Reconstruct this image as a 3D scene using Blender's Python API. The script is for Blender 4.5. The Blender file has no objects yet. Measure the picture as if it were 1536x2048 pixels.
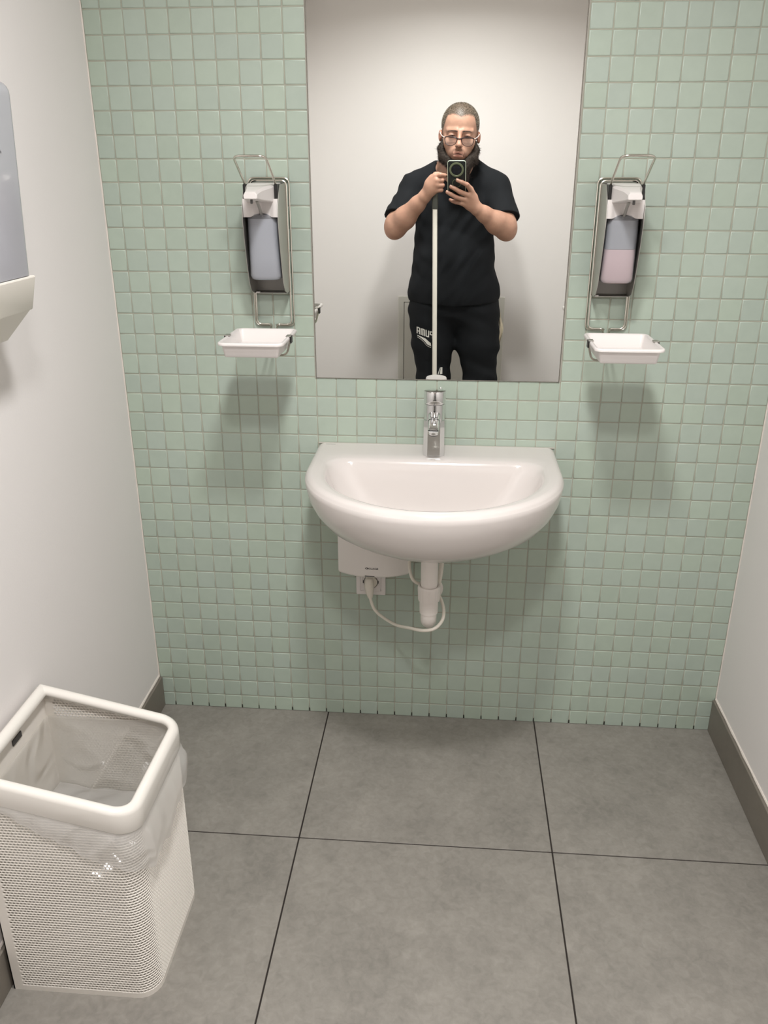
import bpy, bmesh, math, random
import numpy as np
from mathutils import Vector, Matrix
from mathutils.bvhtree import BVHTree

random.seed(7)
rng = np.random.default_rng(7)
scene = bpy.context.scene
COL = scene.collection


def lin(r, g, b):
    def f(c):
        c = c / 255.0
        return c / 12.92 if c <= 0.04045 else ((c + 0.055) / 1.055) ** 2.4
    return (f(r), f(g), f(b), 1.0)


# ------------------------------------------------------------------ camera
CAM = np.array([0.330922, -2.041641, 1.469640])
RIGHT = np.array([0.99686682, 0.07909821, 0.00008783])
FWD = np.array([-0.07324993, 0.92357936, -0.37634508])
UP = np.array([-0.02984934, 0.37515949, 0.92647956])
cd = bpy.data.cameras.new('camera')
cam = bpy.data.objects.new('camera', cd)
COL.objects.link(cam)
cd.sensor_fit = 'VERTICAL'
cd.sensor_height = 36.0
cd.sensor_width = 27.0
cd.lens = 1681.42 / 2048 * 36.0
cd.clip_start = 0.002
cam.matrix_world = Matrix([[RIGHT[0], UP[0], -FWD[0], CAM[0]],
                           [RIGHT[1], UP[1], -FWD[1], CAM[1]],
                           [RIGHT[2], UP[2], -FWD[2], CAM[2]],
                           [0, 0, 0, 1]])
scene.camera = cam

# ------------------------------------------------------------------ world, lights, exposure
w = bpy.data.worlds.new('world')
scene.world = w
w.use_nodes = True
w.node_tree.nodes['Background'].inputs[0].default_value = (0.9, 0.95, 1.0, 1)
w.node_tree.nodes['Background'].inputs[1].default_value = 0.0
LAMPS = [((0.315, -1.15, 2.45), 16.8, 0.20), ((0.315, -1.87, 2.45), 16.5, 0.20)]
LAMP_COLOUR = (1.0, 0.988, 0.982)
scene.view_settings.view_transform = 'Standard'
scene.view_settings.look = 'None'
scene.view_settings.gamma = 1.0
scene.view_settings.use_curve_mapping = False
scene.view_settings.exposure = 0.14
scene.cycles.max_bounces = 8
scene.cycles.diffuse_bounces = 5
scene.cycles.glossy_bounces = 4
scene.cycles.transparent_max_bounces = 10
scene.cycles.use_adaptive_sampling = True
scene.cycles.adaptive_threshold = 0.05
scene.cycles.sample_clamp_indirect = 6.0
scene.cycles.caustics_reflective = False
scene.cycles.caustics_refractive = False

XL, XR, YB, ZC = -0.492, 1.098, -2.75, 2.45      # side walls, wall behind the camera, ceiling


# ------------------------------------------------------------------ materials
def mat(name, col, rough=0.5, metal=0.0, var=0.0, vscale=8.0, bump=0.0, bscale=60.0, rand=0.0,
        alpha=1.0, emit=None, emit_s=0.0, spec=0.5, coat=0.0, stretch=None, col2=None, sss=0.0, trans=0.0, detail=4.0,
        bdist=0.002, rvar=0.0, ridged=False, nrough=0.5, var2=0.0, vscale2=60.0):
    m = bpy.data.materials.new(name)
    m.use_nodes = True
    nt = m.node_tree
    N, L = nt.nodes, nt.links
    p = N['Principled BSDF']
    c = lin(*col)
    p.inputs['Base Color'].default_value = c
    p.inputs['Roughness'].default_value = rough
    p.inputs['Metallic'].default_value = metal
    p.inputs['Specular IOR Level'].default_value = spec
    p.inputs['Alpha'].default_value = alpha
    p.inputs['Coat Weight'].default_value = coat
    p.inputs['Coat Roughness'].default_value = 0.05
    if trans:
        p.inputs['Transmission Weight'].default_value = trans
    if sss:
        p.inputs['Subsurface Weight'].default_value = sss
        p.inputs['Subsurface Radius'].default_value = (0.012, 0.006, 0.004)
        p.inputs['Subsurface Scale'].default_value = 1.0
    if emit:
        p.inputs['Emission Color'].default_value = lin(*emit)
        p.inputs['Emission Strength'].default_value = emit_s
    tc = N.new('ShaderNodeTexCoord')
    mp = N.new('ShaderNodeMapping')
    L.new(tc.outputs['Object'], mp.inputs['Vector'])
    if stretch:
        mp.inputs['Scale'].default_value = stretch
    if rand or var:
        oi = N.new('ShaderNodeObjectInfo')
        geo = N.new('ShaderNodeNewGeometry')
        add = N.new('ShaderNodeMath'); add.operation = 'ADD'
        L.new(oi.outputs['Random'], add.inputs[0]); L.new(geo.outputs['Random Per Island'], add.inputs[1])
        fr = N.new('ShaderNodeMath'); fr.operation = 'FRACT'
        L.new(add.outputs[0], fr.inputs[0])
        sc = N.new('ShaderNodeMath'); sc.operation = 'MULTIPLY'; sc.inputs[1].default_value = 37.0
        L.new(fr.outputs[0], sc.inputs[0])
        nz = N.new('ShaderNodeTexNoise')
        nz.noise_dimensions = '4D'
        nz.inputs['Scale'].default_value = vscale
        nz.inputs['Detail'].default_value = detail
        nz.inputs['Roughness'].default_value = nrough
        L.new(mp.outputs[0], nz.inputs['Vector']); L.new(sc.outputs[0], nz.inputs['W'])
        # brightness factor = 1 + rand*(r-.5)*2 + var*(n-.5)*2
        a1 = N.new('ShaderNodeMath'); a1.operation = 'MULTIPLY_ADD'
        a1.inputs[1].default_value = 2 * rand; a1.inputs[2].default_value = 1 - rand
        L.new(fr.outputs[0], a1.inputs[0])
        a2 = N.new('ShaderNodeMath'); a2.operation = 'MULTIPLY_ADD'
        a2.inputs[1].default_value = 2 * var; a2.inputs[2].default_value = -var
        L.new(nz.outputs['Fac'], a2.inputs[0])
        a3 = N.new('ShaderNodeMath'); a3.operation = 'ADD'
        L.new(a1.outputs[0], a3.inputs[0]); L.new(a2.outputs[0], a3.inputs[1])
        if var2:
            n2 = N.new('ShaderNodeTexNoise'); n2.inputs['Scale'].default_value = vscale2; n2.inputs['Detail'].default_value = 6.0
            n2.inputs['Distortion'].default_value = 0.8
            L.new(mp.outputs[0], n2.inputs['Vector'])
            a4 = N.new('ShaderNodeMath'); a4.operation = 'MULTIPLY_ADD'
            a4.inputs[1].default_value = 2 * var2; a4.inputs[2].default_value = -var2
            L.new(n2.outputs['Fac'], a4.inputs[0])
            a5 = N.new('ShaderNodeMath'); a5.operation = 'ADD'
            L.new(a3.outputs[0], a5.inputs[0]); L.new(a4.outputs[0], a5.inputs[1])
            a3 = a5
        mixc = N.new('ShaderNodeMix'); mixc.data_type = 'RGBA'
        mixc.inputs[6].default_value = c
        mixc.inputs[7].default_value = lin(*(col2 or col))
        fr2 = N.new('ShaderNodeMath'); fr2.operation = 'MULTIPLY'; fr2.inputs[1].default_value = 7.31
        L.new(fr.outputs[0], fr2.inputs[0])
        fr3 = N.new('ShaderNodeMath'); fr3.operation = 'FRACT'; L.new(fr2.outputs[0], fr3.inputs[0])
        L.new(fr3.outputs[0] if rand else nz.outputs['Fac'], mixc.inputs[0])
        vm = N.new('ShaderNodeVectorMath'); vm.operation = 'SCALE'
        L.new(mixc.outputs[2], vm.inputs[0]); L.new(a3.outputs[0], vm.inputs[3])
        L.new(vm.outputs[0], p.inputs['Base Color'])
        if rvar:
            r1 = N.new('ShaderNodeMath'); r1.operation = 'MULTIPLY_ADD'
            r1.inputs[1].default_value = rvar; r1.inputs[2].default_value = rough - rvar / 2
            L.new(nz.outputs['Fac'], r1.inputs[0]); L.new(r1.outputs[0], p.inputs['Roughness'])
    if bump:
        nb = N.new('ShaderNodeTexNoise')
        nb.inputs['Scale'].default_value = bscale
        nb.inputs['Detail'].default_value = 3.0
        if ridged:
            nb.noise_type = 'RIDGED_MULTIFRACTAL'
            nb.inputs['Distortion'].default_value = 0.6
        L.new(mp.outputs[0], nb.inputs['Vector'])
        bp = N.new('ShaderNodeBump')
        bp.inputs['Strength'].default_value = bump
        bp.inputs['Distance'].default_value = bdist
        L.new(nb.outputs['Fac'], bp.inputs['Height'])
        L.new(bp.outputs[0], p.inputs['Normal'])
    return m


def vcol_mat(name, rough=0.5, bump=0.0, bscale=300, sss=0.0, var=0.12, vscale=120):
    m = bpy.data.materials.new(name)
    m.use_nodes = True
    nt = m.node_tree
    N, L = nt.nodes, nt.links
    p = N['Principled BSDF']
    at = N.new('ShaderNodeAttribute'); at.attribute_name = 'tint'
    tc = N.new('ShaderNodeTexCoord')
    nz = N.new('ShaderNodeTexNoise'); nz.inputs['Scale'].default_value = vscale; nz.inputs['Detail'].default_value = 3
    L.new(tc.outputs['Object'], nz.inputs['Vector'])
    a2 = N.new('ShaderNodeMath'); a2.operation = 'MULTIPLY_ADD'
    a2.inputs[1].default_value = 2 * var; a2.inputs[2].default_value = 1 - var
    L.new(nz.outputs['Fac'], a2.inputs[0])
    vm = N.new('ShaderNodeVectorMath'); vm.operation = 'SCALE'
    L.new(at.outputs['Color'], vm.inputs[0]); L.new(a2.outputs[0], vm.inputs[3])
    L.new(vm.outputs[0], p.inputs['Base Color'])
    p.inputs['Roughness'].default_value = rough
    if sss:
        p.inputs['Subsurface Weight'].default_value = sss
        p.inputs['Subsurface Radius'].default_value = (0.006, 0.003, 0.002)
        p.inputs['Subsurface Scale'].default_value = 1.0
    if bump:
        bp = N.new('ShaderNodeBump'); bp.inputs['Strength'].default_value = bump; bp.inputs['Distance'].default_value = 0.001
        L.new(nz.outputs['Fac'], bp.inputs['Height']); L.new(bp.outputs[0], p.inputs['Normal'])
    return m


MT = {
    'plaster': mat('painted plaster', (230, 226, 224), 0.62, var=0.018, vscale=3, bump=0.22, bscale=220, bdist=0.0007),
    'ceiling': mat('ceiling paint', (226, 223, 218), 0.8, var=0.02, vscale=3),
    'tile': mat('glazed green tile', (172, 186, 171), 0.34, rand=0.035, var=0.05, vscale=45, col2=(170, 183, 172),
                bump=0.16, bscale=70, bdist=0.0012, rvar=0.12),
    'grout': mat('tile grout', (166, 166, 152), 0.85, var=0.10, vscale=40, bump=0.3, bscale=300, bdist=0.0006),
    'dark_gap': mat('dark joint', (46, 42, 38), 0.9, var=0.1),
    'floor': mat('grey stoneware', (134, 130, 123), 0.5, rand=0.02, var=0.42, vscale=7, detail=15, nrough=0.7, var2=0.28, vscale2=55, bump=0.6, bscale=120,
                 bdist=0.0012, rvar=0.15),
    'skirting': mat('grey stoneware skirting', (118, 112, 103), 0.5, var=0.3, vscale=9, detail=14, nrough=0.7, bump=0.3, bscale=150, bdist=0.0006),
    'joint': mat('floor joint', (40, 34, 30), 0.9, var=0.15, vscale=30),
    'caulk': mat('white sealant', (220, 212, 204), 0.5, var=0.04, vscale=30, bump=0.2, bscale=40),
    'seal': mat('grey sealant', (172, 168, 158), 0.5, var=0.05, vscale=30),
    'mirror': mat('silvered glass', (236, 238, 234), 0.0, metal=1.0),
    'mirror_edge': mat('mirror edge', (150, 146, 138), 0.25, metal=0.7),
    'ceramic': mat('white sanitary ceramic', (216, 210, 206), 0.13, spec=0.5, coat=0.1),
    'chrome': mat('polished chrome', (225, 226, 226), 0.07, metal=1.0),
    'steel': mat('brushed stainless steel', (186, 184, 178), 0.46, metal=1.0, var=0.06, vscale=30, stretch=(1, 1, 0.06)),
    'steel_shade': mat('shaded steel back plate', (128, 126, 122), 0.45, metal=1.0, var=0.05, vscale=30),  # shadow inside the housing is put into this darker steel colour
    'wire': mat('stainless wire', (206, 202, 192), 0.22, metal=1.0),
    'white_pl': mat('white plastic', (224, 219, 216), 0.38, var=0.012, vscale=10),
    'heater_pl': mat('white heater casing', (228, 223, 218), 0.35, var=0.012, vscale=10),
    'pipe_pl': mat('white pipe plastic', (230, 224, 218), 0.35, var=0.03, vscale=40),
    'cable': mat('white cable', (224, 218, 206), 0.45, var=0.03, vscale=40),
    'black_pl': mat('black plastic', (24, 23, 22), 0.4, var=0.05),
    'dark_pl': mat('dark grey plastic', (78, 76, 74), 0.4, var=0.05),
    'bottle': mat('milky bottle plastic', (192, 193, 198), 0.3, alpha=0.32, var=0.02),
    'soap_clear': mat('clear disinfectant', (154, 159, 168), 0.3, var=0.02, vscale=10),
    'soap_pink': mat('pink liquid soap', (200, 174, 177), 0.3, var=0.02, vscale=10),
    'bottle_dim': mat('empty bottle wall', (134, 139, 146), 0.35, var=0.03, vscale=12),
    'window_gr': mat('grey translucent cover', (166, 166, 172), 0.18, var=0.05, vscale=6, coat=0.3),
    'towel_pl': mat('cream white casing', (226, 221, 212), 0.35, var=0.01),
    'bin': mat('white coated steel', (228, 223, 215), 0.36, var=0.02, vscale=20),
    'bin_rim': mat('white enamel rim', (224, 220, 213), 0.2, coat=0.4),
    'slot': mat('dark slot', (60, 58, 58), 0.5),
    'print_dark': mat('dark print', (60, 58, 58), 0.6),
    'print_grey': mat('grey print', (150, 148, 146), 0.6),
    'print_white': mat('white print', (214, 212, 206), 0.7),
    'shirt': mat('black cotton', (24, 26, 29), 0.92, var=0.25, vscale=14, bump=0.25, bscale=700, spec=0.2, bdist=0.0006),
    'trousers': mat('black jersey', (24, 26, 29), 0.9, var=0.3, vscale=11, bump=0.25, bscale=600, spec=0.2, bdist=0.0006),
    'shoe': mat('black shoe', (26, 26, 27), 0.6, var=0.1),
    'sole': mat('white sole', (200, 198, 192), 0.6, var=0.1),
    'skin': vcol_mat('skin', 0.52, bump=0.25, sss=0.12, var=0.10, vscale=90),
    'hair': mat('short greying hair', (92, 84, 74), 0.85, var=0.55, vscale=420, bump=0.8, bscale=500, spec=0.2, detail=2),
    'hair_grey': mat('grey hair', (168, 160, 144), 0.8, var=0.2, vscale=200, spec=0.2),
    'beard': mat('dark beard', (46, 39, 34), 0.8, var=0.3, vscale=200, spec=0.25),
    'brow': mat('dark brow hair', (52, 42, 36), 0.85, var=0.2, vscale=100),
    'eye': mat('dark eye', (40, 28, 26), 0.25),
    'glasses': mat('dark glasses frame', (34, 20, 22), 0.25, coat=0.3),
    'temple': mat('pale glasses temple', (206, 196, 190), 0.3),
    'lens': mat('clear lens', (250, 248, 250), 0.02, alpha=0.035),
    'case': mat('black phone case', (30, 34, 33), 0.45, var=0.08),
    'case_edge': mat('pale green case edge', (176, 186, 168), 0.35),
    'ring': mat('olive camera ring', (108, 115, 90), 0.35, var=0.08),
    'glass_black': mat('black camera glass', (10, 12, 18), 0.06, coat=0.5),
    'lens_dark': mat('camera lens', (22, 26, 40), 0.08, coat=0.6),
    'pole': mat('white painted pole', (232, 228, 218), 0.3, var=0.02),
    'grip': mat('dark grey grip', (66, 68, 62), 0.6, var=0.1),
    'cloth': mat('beige cloth', (206, 196, 174), 0.9, var=0.12, vscale=30, bump=0.4, bscale=200),
    'hatch': mat('painted hatch', (214, 212, 204), 0.5, var=0.015, vscale=4),
    'hatch_gap': mat('hatch gap', (96, 94, 88), 0.8),
    'lamp_ring': mat('lamp ring', (230, 230, 228), 0.4),
    'lamp_glow': mat('lamp diffuser', (255, 250, 240), 0.5, emit=(255, 246, 232), emit_s=9.0),
    'mop_cloth': mat('mop cloth', (190, 190, 186), 0.95, var=0.2, vscale=60, bump=0.6, bscale=200),
}


def film(name, col, cover, gloss):
    """thin plastic film: part clear, part milky, with a sharp sheen on its creases"""
    m = bpy.data.materials.new(name)
    m.use_nodes = True
    nt = m.node_tree
    N, L = nt.nodes, nt.links
    N.remove(N['Principled BSDF'])
    out = N['Material Output']
    tc = N.new('ShaderNodeTexCoord')
    nb = N.new('ShaderNodeTexNoise'); nb.noise_type = 'RIDGED_MULTIFRACTAL'
    nb.inputs['Scale'].default_value = 11.0; nb.inputs['Detail'].default_value = 4.0; nb.inputs['Distortion'].default_value = 0.9
    L.new(tc.outputs['Object'], nb.inputs['Vector'])
    bp = N.new('ShaderNodeBump'); bp.inputs['Strength'].default_value = 1.0; bp.inputs['Distance'].default_value = 0.016
    L.new(nb.outputs['Fac'], bp.inputs['Height'])
    tr = N.new('ShaderNodeBsdfTransparent')
    df = N.new('ShaderNodeBsdfDiffuse'); df.inputs['Color'].default_value = lin(*col)
    tl = N.new('ShaderNodeBsdfTranslucent'); tl.inputs['Color'].default_value = lin(*col)
    L.new(bp.outputs[0], df.inputs['Normal']); L.new(bp.outputs[0], tl.inputs['Normal'])
    m1 = N.new('ShaderNodeMixShader'); m1.inputs[0].default_value = 0.4
    L.new(df.outputs[0], m1.inputs[1]); L.new(tl.outputs[0], m1.inputs[2])
    m2 = N.new('ShaderNodeMixShader'); m2.inputs[0].default_value = cover
    L.new(tr.outputs[0], m2.inputs[1]); L.new(m1.outputs[0], m2.inputs[2])
    gl = N.new('ShaderNodeBsdfGlossy'); gl.inputs['Roughness'].default_value = 0.13
    L.new(bp.outputs[0], gl.inputs['Normal'])
    m3 = N.new('ShaderNodeMixShader'); m3.inputs[0].default_value = gloss
    L.new(m2.outputs[0], m3.inputs[1]); L.new(gl.outputs[0], m3.inputs[2])
    L.new(m3.outputs[0], out.inputs['Surface'])
    return m


MT['bag'] = film('thin bin liner film', (240, 238, 235), 0.46, 0.12)
MT['bag_in'] = film('bin liner film inside', (240, 237, 231), 0.58, 0.11)


# ------------------------------------------------------------------ mesh helpers
class MB:
    def __init__(s):
        s.v, s.f = [], []

    def add(s, vs, fs):
        o = len(s.v)
        s.v += [tuple(map(float, p)) for p in vs]
        s.f += [tuple(i + o for i in f) for f in fs]
        return s

    def rings(s, rings, close=True, cap0=False, cap1=False):
        """loft equal-length closed rings"""
        n = len(rings[0])
        vs = [p for r in rings for p in r]
        fs = []
        for k in range(len(rings) - 1):
            for i in range(n if close else n - 1):
                j = (i + 1) % n
                fs.append((k * n + i, k * n + j, (k + 1) * n + j, (k + 1) * n + i))
        if cap0:
            fs.append(tuple(range(n))[::-1])
        if cap1:
            b = (len(rings) - 1) * n
            fs.append(tuple(b + i for i in range(n)))
        return s.add(vs, fs)

    def rbox(s, x0, x1, y0, y1, z0, z1, r=0.003, seg=2):
        bm = bmesh.new()
        bmesh.ops.create_cube(bm, size=1.0)
        for v in bm.verts:
            v.co = Vector(((x0 + x1) / 2 + v.co.x * (x1 - x0), (y0 + y1) / 2 + v.co.y * (y1 - y0), (z0 + z1) / 2 + v.co.z * (z1 - z0)))
        if r > 0:
            bmesh.ops.bevel(bm, geom=bm.edges[:] + bm.verts[:], offset=r, segments=seg, affect='EDGES', profile=0.5)
        bm.verts.index_update()
        s.add([v.co for v in bm.verts], [[v.index for v in f.verts] for f in bm.faces])
        bm.free()
        return s

    def tube(s, pts, r, n=10, caps=True):
        """round tube along points; r number or list"""
        P = [np.array(p, float) for p in pts]
        rr = r if hasattr(r, '__len__') else [r] * len(P)
        T = []
        for i in range(len(P)):
            t = P[min(i + 1, len(P) - 1)] - P[max(i - 1, 0)]
            T.append(t / (np.linalg.norm(t) + 1e-12))
        a = np.array([0, 0, 1.0]) if abs(T[0][2]) < 0.9 else np.array([1.0, 0, 0])
        u = np.cross(T[0], a); u /= np.linalg.norm(u)
        rings = []
        for i in range(len(P)):
            u = u - T[i] * np.dot(u, T[i]); u /= np.linalg.norm(u)
            v = np.cross(T[i], u)
            rings.append([P[i] + rr[i] * (math.cos(q) * u + math.sin(q) * v) for q in [2 * math.pi * k / n for k in range(n)]])
        return s.rings(rings, True, caps, caps)

    def lathe(s, prof, cx, cy, n=32, cap0=True, cap1=True):
        """(r, z) profile round a vertical axis"""
        rings = [[(cx + r * math.cos(2 * math.pi * k / n), cy + r * math.sin(2 * math.pi * k / n), z) for k in range(n)] for r, z in prof]
        return s.rings(rings, True, cap0, cap1)

    def prism(s, poly, d):
        """poly: list of 3-D points, d: extrusion vector"""
        n = len(poly)
        a = [np.array(p, float) for p in poly]
        b = [p + np.array(d, float) for p in a]
        fs = [tuple(range(n))[::-1], tuple(range(n, 2 * n))] + [(i, (i + 1) % n, n + (i + 1) % n, n + i) for i in range(n)]
        return s.add(a + b, fs)

    def mesh(s, name, m, off=(0, 0, 0), sharp=35, flip_fix=True):
        me = bpy.data.meshes.new(name)
        o = np.array(off)
        me.from_pydata([tuple(np.array(p) - o) for p in s.v], [], s.f)
        if flip_fix:
            bm = bmesh.new(); bm.from_mesh(me)
            bmesh.ops.recalc_face_normals(bm, faces=bm.faces)
            bm.to_mesh(me); bm.free()
        me.update()
        if sharp is not None:
            me.polygons.foreach_set('use_smooth', [True] * len(me.polygons))
            me.set_sharp_from_angle(angle=math.radians(sharp))
        if m is not None:
            me.materials.append(MT[m] if isinstance(m, str) else m)
        return me

    def build(s, name, m, parent=None, loc=None, sharp=35, flip_fix=True):
        """world-space vertices; parented: kept in the parent's space; alone: origin at loc or base centre"""
        if parent is not None:
            p, off = parent, np.array([0.0, 0, 0])
            while p is not None:
                off += np.array(p.location)
                p = p.parent
        elif loc is not None:
            off = np.array(loc)
        else:
            A = np.array(s.v)
            off = np.array([(A[:, 0].min() + A[:, 0].max()) / 2, (A[:, 1].min() + A[:, 1].max()) / 2, A[:, 2].min()])
        o = bpy.data.objects.new(name, s.mesh(name, m, off, sharp, flip_fix))
        COL.objects.link(o)
        if parent is not None:
            o.parent = parent
        else:
            o.location = tuple(off)
        return o


def empty(name, loc, label=None, cat=None, group=None):
    o = bpy.data.objects.new(name, None)
    COL.objects.link(o)
    o.location = loc
    o.empty_display_size = 0.05
    return tag(o, label, cat, group)


def tag(o, label=None, cat=None, group=None, kind=None):
    if label: o['label'] = label
    if cat: o['category'] = cat
    if group: o['group'] = group
    if kind: o['kind'] = kind
    return o


def struct(o):
    o['kind'] = 'structure'
    return o


def bez(pts, n=12):
    """Catmull-Rom through the points"""
    P = [np.array(p, float) for p in pts]
    P = [2 * P[0] - P[1]] + P + [2 * P[-1] - P[-2]]
    out = []
    for i in range(1, len(P) - 2):
        for k in range(n):
            t = k / n
            a, b, c, d = P[i - 1], P[i], P[i + 1], P[i + 2]
            out.append(0.5 * (2 * b + (c - a) * t + (2 * a - 5 * b + 4 * c - d) * t * t + (3 * b - a - 3 * c + d) * t ** 3))
    out.append(P[-2])
    return out


def fillet(pts, r, n=6):
    """polyline with rounded inner corners"""
    P = [np.array(p, float) for p in pts]
    out = [P[0]]
    for i in range(1, len(P) - 1):
        a, b, c = P[i - 1], P[i], P[i + 1]
        u, v = a - b, c - b
        lu, lv = np.linalg.norm(u), np.linalg.norm(v)
        d = min(r, lu * 0.49, lv * 0.49)
        p, q = b + u / lu * d, b + v / lv * d
        for k in range(n + 1):
            t = k / n
            out.append((1 - t) ** 2 * p + 2 * t * (1 - t) * b + t * t * q)
    out.append(P[-1])
    return out


def rrect(x0, x1, y0, y1, rad, off=0.0, n=6):
    """rounded rectangle in plan, rad for corners (x0y0, x1y0, x1y1, x0y1)"""
    x0, x1, y0, y1 = x0 - off, x1 + off, y0 - off, y1 + off
    C = [(x0, y0, 180), (x1, y0, 270), (x1, y1, 0), (x0, y1, 90)]
    out = []
    for (cx, cy, a0), r in zip(C, rad):
        r = max(r + off, 0.0008)
        ccx = cx + r if cx == x0 else cx - r
        ccy = cy + r if cy == y0 else cy - r
        for k in range(n + 1):
            a = math.radians(a0 + 90 * k / n)
            out.append((ccx + r * math.cos(a), ccy + r * math.sin(a)))
    return out


def text_polys(body, size, bold=0.0):
    """flat mesh of a word in the built-in font, as (verts2d, faces)"""
    cu = bpy.data.curves.new('lettering', 'FONT')
    cu.body = body
    cu.size = size
    cu.offset = bold
    ob = bpy.data.objects.new('lettering', cu)
    COL.objects.link(ob)
    dg = bpy.context.evaluated_depsgraph_get()
    me = bpy.data.meshes.new_from_object(ob.evaluated_get(dg))
    V = np.array([v.co[:] for v in me.vertices])
    F = [tuple(p.vertices) for p in me.polygons]
    bpy.data.objects.remove(ob)
    bpy.data.curves.remove(cu)
    bpy.data.meshes.remove(me)
    return V, F


def copy_tree(o, dx, parent=None):
    c = o.copy()
    COL.objects.link(c)
    if parent is None:
        c.location = Vector(o.location) + Vector(dx)
    else:
        c.parent = parent
    for ch in [k for k in bpy.data.objects if k.parent == o]:
        copy_tree(ch, dx, c)
    return c


# ================================================================== THE ROOM
# floor: dark joint bed + stoneware tiles 60 x 60
floor = struct(MB().rbox(XL, XR, YB, 0.004, -0.03, -0.0022, 0).build('floor', 'joint'))
JX = [XL, 0.0062, 0.6015, XR]
JY = [0.003, -0.501, -1.101, -1.701, -2.301, YB]
for i in range(3):
    for j in range(5):
        x0, x1, y1, y0 = JX[i], JX[i + 1], JY[j], JY[j + 1]
        g = 0.0017
        b = MB().rbox(x0 + (g if i else 0), x1 - (g if i < 2 else 0), y0 + g, y1 - (g if j else 0.0), -0.012, 0.0, 0.0007, 1)
        b.build('floor_tile', 'floor', floor, sharp=None)

# tiled wall in front of the camera: pitch 5 cm, joint lines on x = i*P, z = Z0 - j*P
P_, Z0, TS = 0.05, 0.994, 0.0470
wall_back = struct(MB().rbox(XL, XR, 0.0013, 0.10, 0.012, ZC, 0).build('wall_back', 'grout'))
MB().rbox(XL, XR, 0.0035, 0.09, -0.03, 0.012, 0).build('wall_footing', 'dark_gap', wall_back, sharp=None)


def tile_mesh(sx, sz):
    b = MB()
    def ring(ins, y):
        return [(-sx / 2 + ins, y, -sz / 2 + ins), (sx / 2 - ins, y, -sz / 2 + ins), (sx / 2 - ins, y, sz / 2 - ins), (-sx / 2 + ins, y, sz / 2 - ins)]
    b.rings([ring(0.0, 0.0030), ring(0.0, 0.0012), ring(0.0006, 0.0004), ring(0.0020, 0.0)], True, False, True)
    return b


TILE_ME = {}


def get_tile(sx, sz):
    k = (round(sx, 4), round(sz, 4))
    if k not in TILE_ME:
        me = tile_mesh(sx, sz).mesh('tile', 'tile', sharp=None)
        me.polygons.foreach_set('use_smooth', [len(p.vertices) == 4 and abs(p.normal.y) < 0.999 for p in me.polygons])
        TILE_ME[k] = me
    return TILE_ME[k]


def to_px(p):
    d = np.array(p) - CAM
    f = d @ FWD
    return 768 + 1681.42 * (d @ RIGHT) / f, 1024 - 1681.42 * (d @ UP) / f


cells = []
for j in range(-31, 20):
    for i in range(-10, 22):
        if 0 <= i < 12 and j < 0:
            continue
        x0, x1 = i * P_ + 0.0012, (i + 1) * P_ - 0.0012
        z1, z0 = Z0 - j * P_ - 0.0012, Z0 - (j + 1) * P_ + 0.0012
        x0, x1, z0, z1 = max(x0, XL + 0.003), min(x1, XR - 0.003), max(z0, 0.0003), min(z1, ZC)
        if x1 - x0 < 0.006 or z1 - z0 < 0.006:
            continue
        u, v = to_px(((x0 + x1) / 2, 0, (z0 + z1) / 2))
        seen = -10 < u < 1546 and -12 < v < 2048
        behind = (470 < u < 585 and 360 < v < 720) or (1180 < u < 1310 and 360 < v < 720) or (640 < u < 1110 and 890 < v < 1100)
        size = -v if seen and not behind else -1e6 + v      # the tiles highest in the picture show largest
        cells.append((size, x0, x1, z0, z1))
cells.sort(key=lambda c: -c[0])
rest = MB()
for n, (size, x0, x1, z0, z1) in enumerate(cells):
    sx, sz = x1 - x0, z1 - z0
    rx, rz = rng.normal(0, 0.0035), rng.normal(0, 0.0035)
    dy = rng.normal(0, 0.00018)
    dx, dz = rng.normal(0, 0.00022, 2)
    c = ((x0 + x1) / 2 + dx, dy, (z0 + z1) / 2 + dz)
    if n < 300:
        o = bpy.data.objects.new('tile', get_tile(sx, sz))
        COL.objects.link(o)
        o.parent = wall_back
        o.location = Vector(c) - wall_back.location
        o.rotation_euler = (rx, 0, rz)
    else:
        t = tile_mesh(sx, sz)
        rest.add([(c[0] + p[0] - p[1] * rz, c[1] + p[1] + p[0] * rz - p[2] * rx, c[2] + p[2] + p[1] * rx) for p in t.v], t.f)
o = rest.build('tile_field', 'tile', wall_back, sharp=None)
o['kind'] = 'stuff'
o.data.polygons.foreach_set('use_smooth', [abs(p.normal.y) < 0.99 for p in o.data.polygons])

wall_left = struct(MB().rbox(XL - 0.1, XL, YB, 0.1, 0, ZC, 0).build('wall_left', 'plaster'))
wall_right = struct(MB().rbox(XR, XR + 0.1, YB, 0.1, 0, ZC, 0).build('wall_right', 'plaster'))
wall_front = struct(MB().rbox(XL - 0.1, XR + 0.1, YB - 0.1, YB, 0, ZC, 0).build('wall_front', 'plaster'))
ceiling = struct(MB().rbox(XL - 0.1, XR + 0.1, YB - 0.1, 0.1, ZC, ZC + 0.1, 0).build('ceiling', 'ceiling'))
for nm, xa, xb, h in (('baseboard_left', XL, XL + 0.0105, 0.098), ('baseboard_right', XR - 0.0100, XR, 0.103)):
    bb = struct(MB().rbox(xa, xb, YB, -0.0008, 0.0006, h, 0.0012, 1).build(nm, 'skirting'))
struct(MB().rbox(XL + 0.011, XR - 0.0105, YB, YB + 0.0100, 0.0006, 0.100, 0.0012, 1).build('baseboard_front', 'skirting'))
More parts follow.
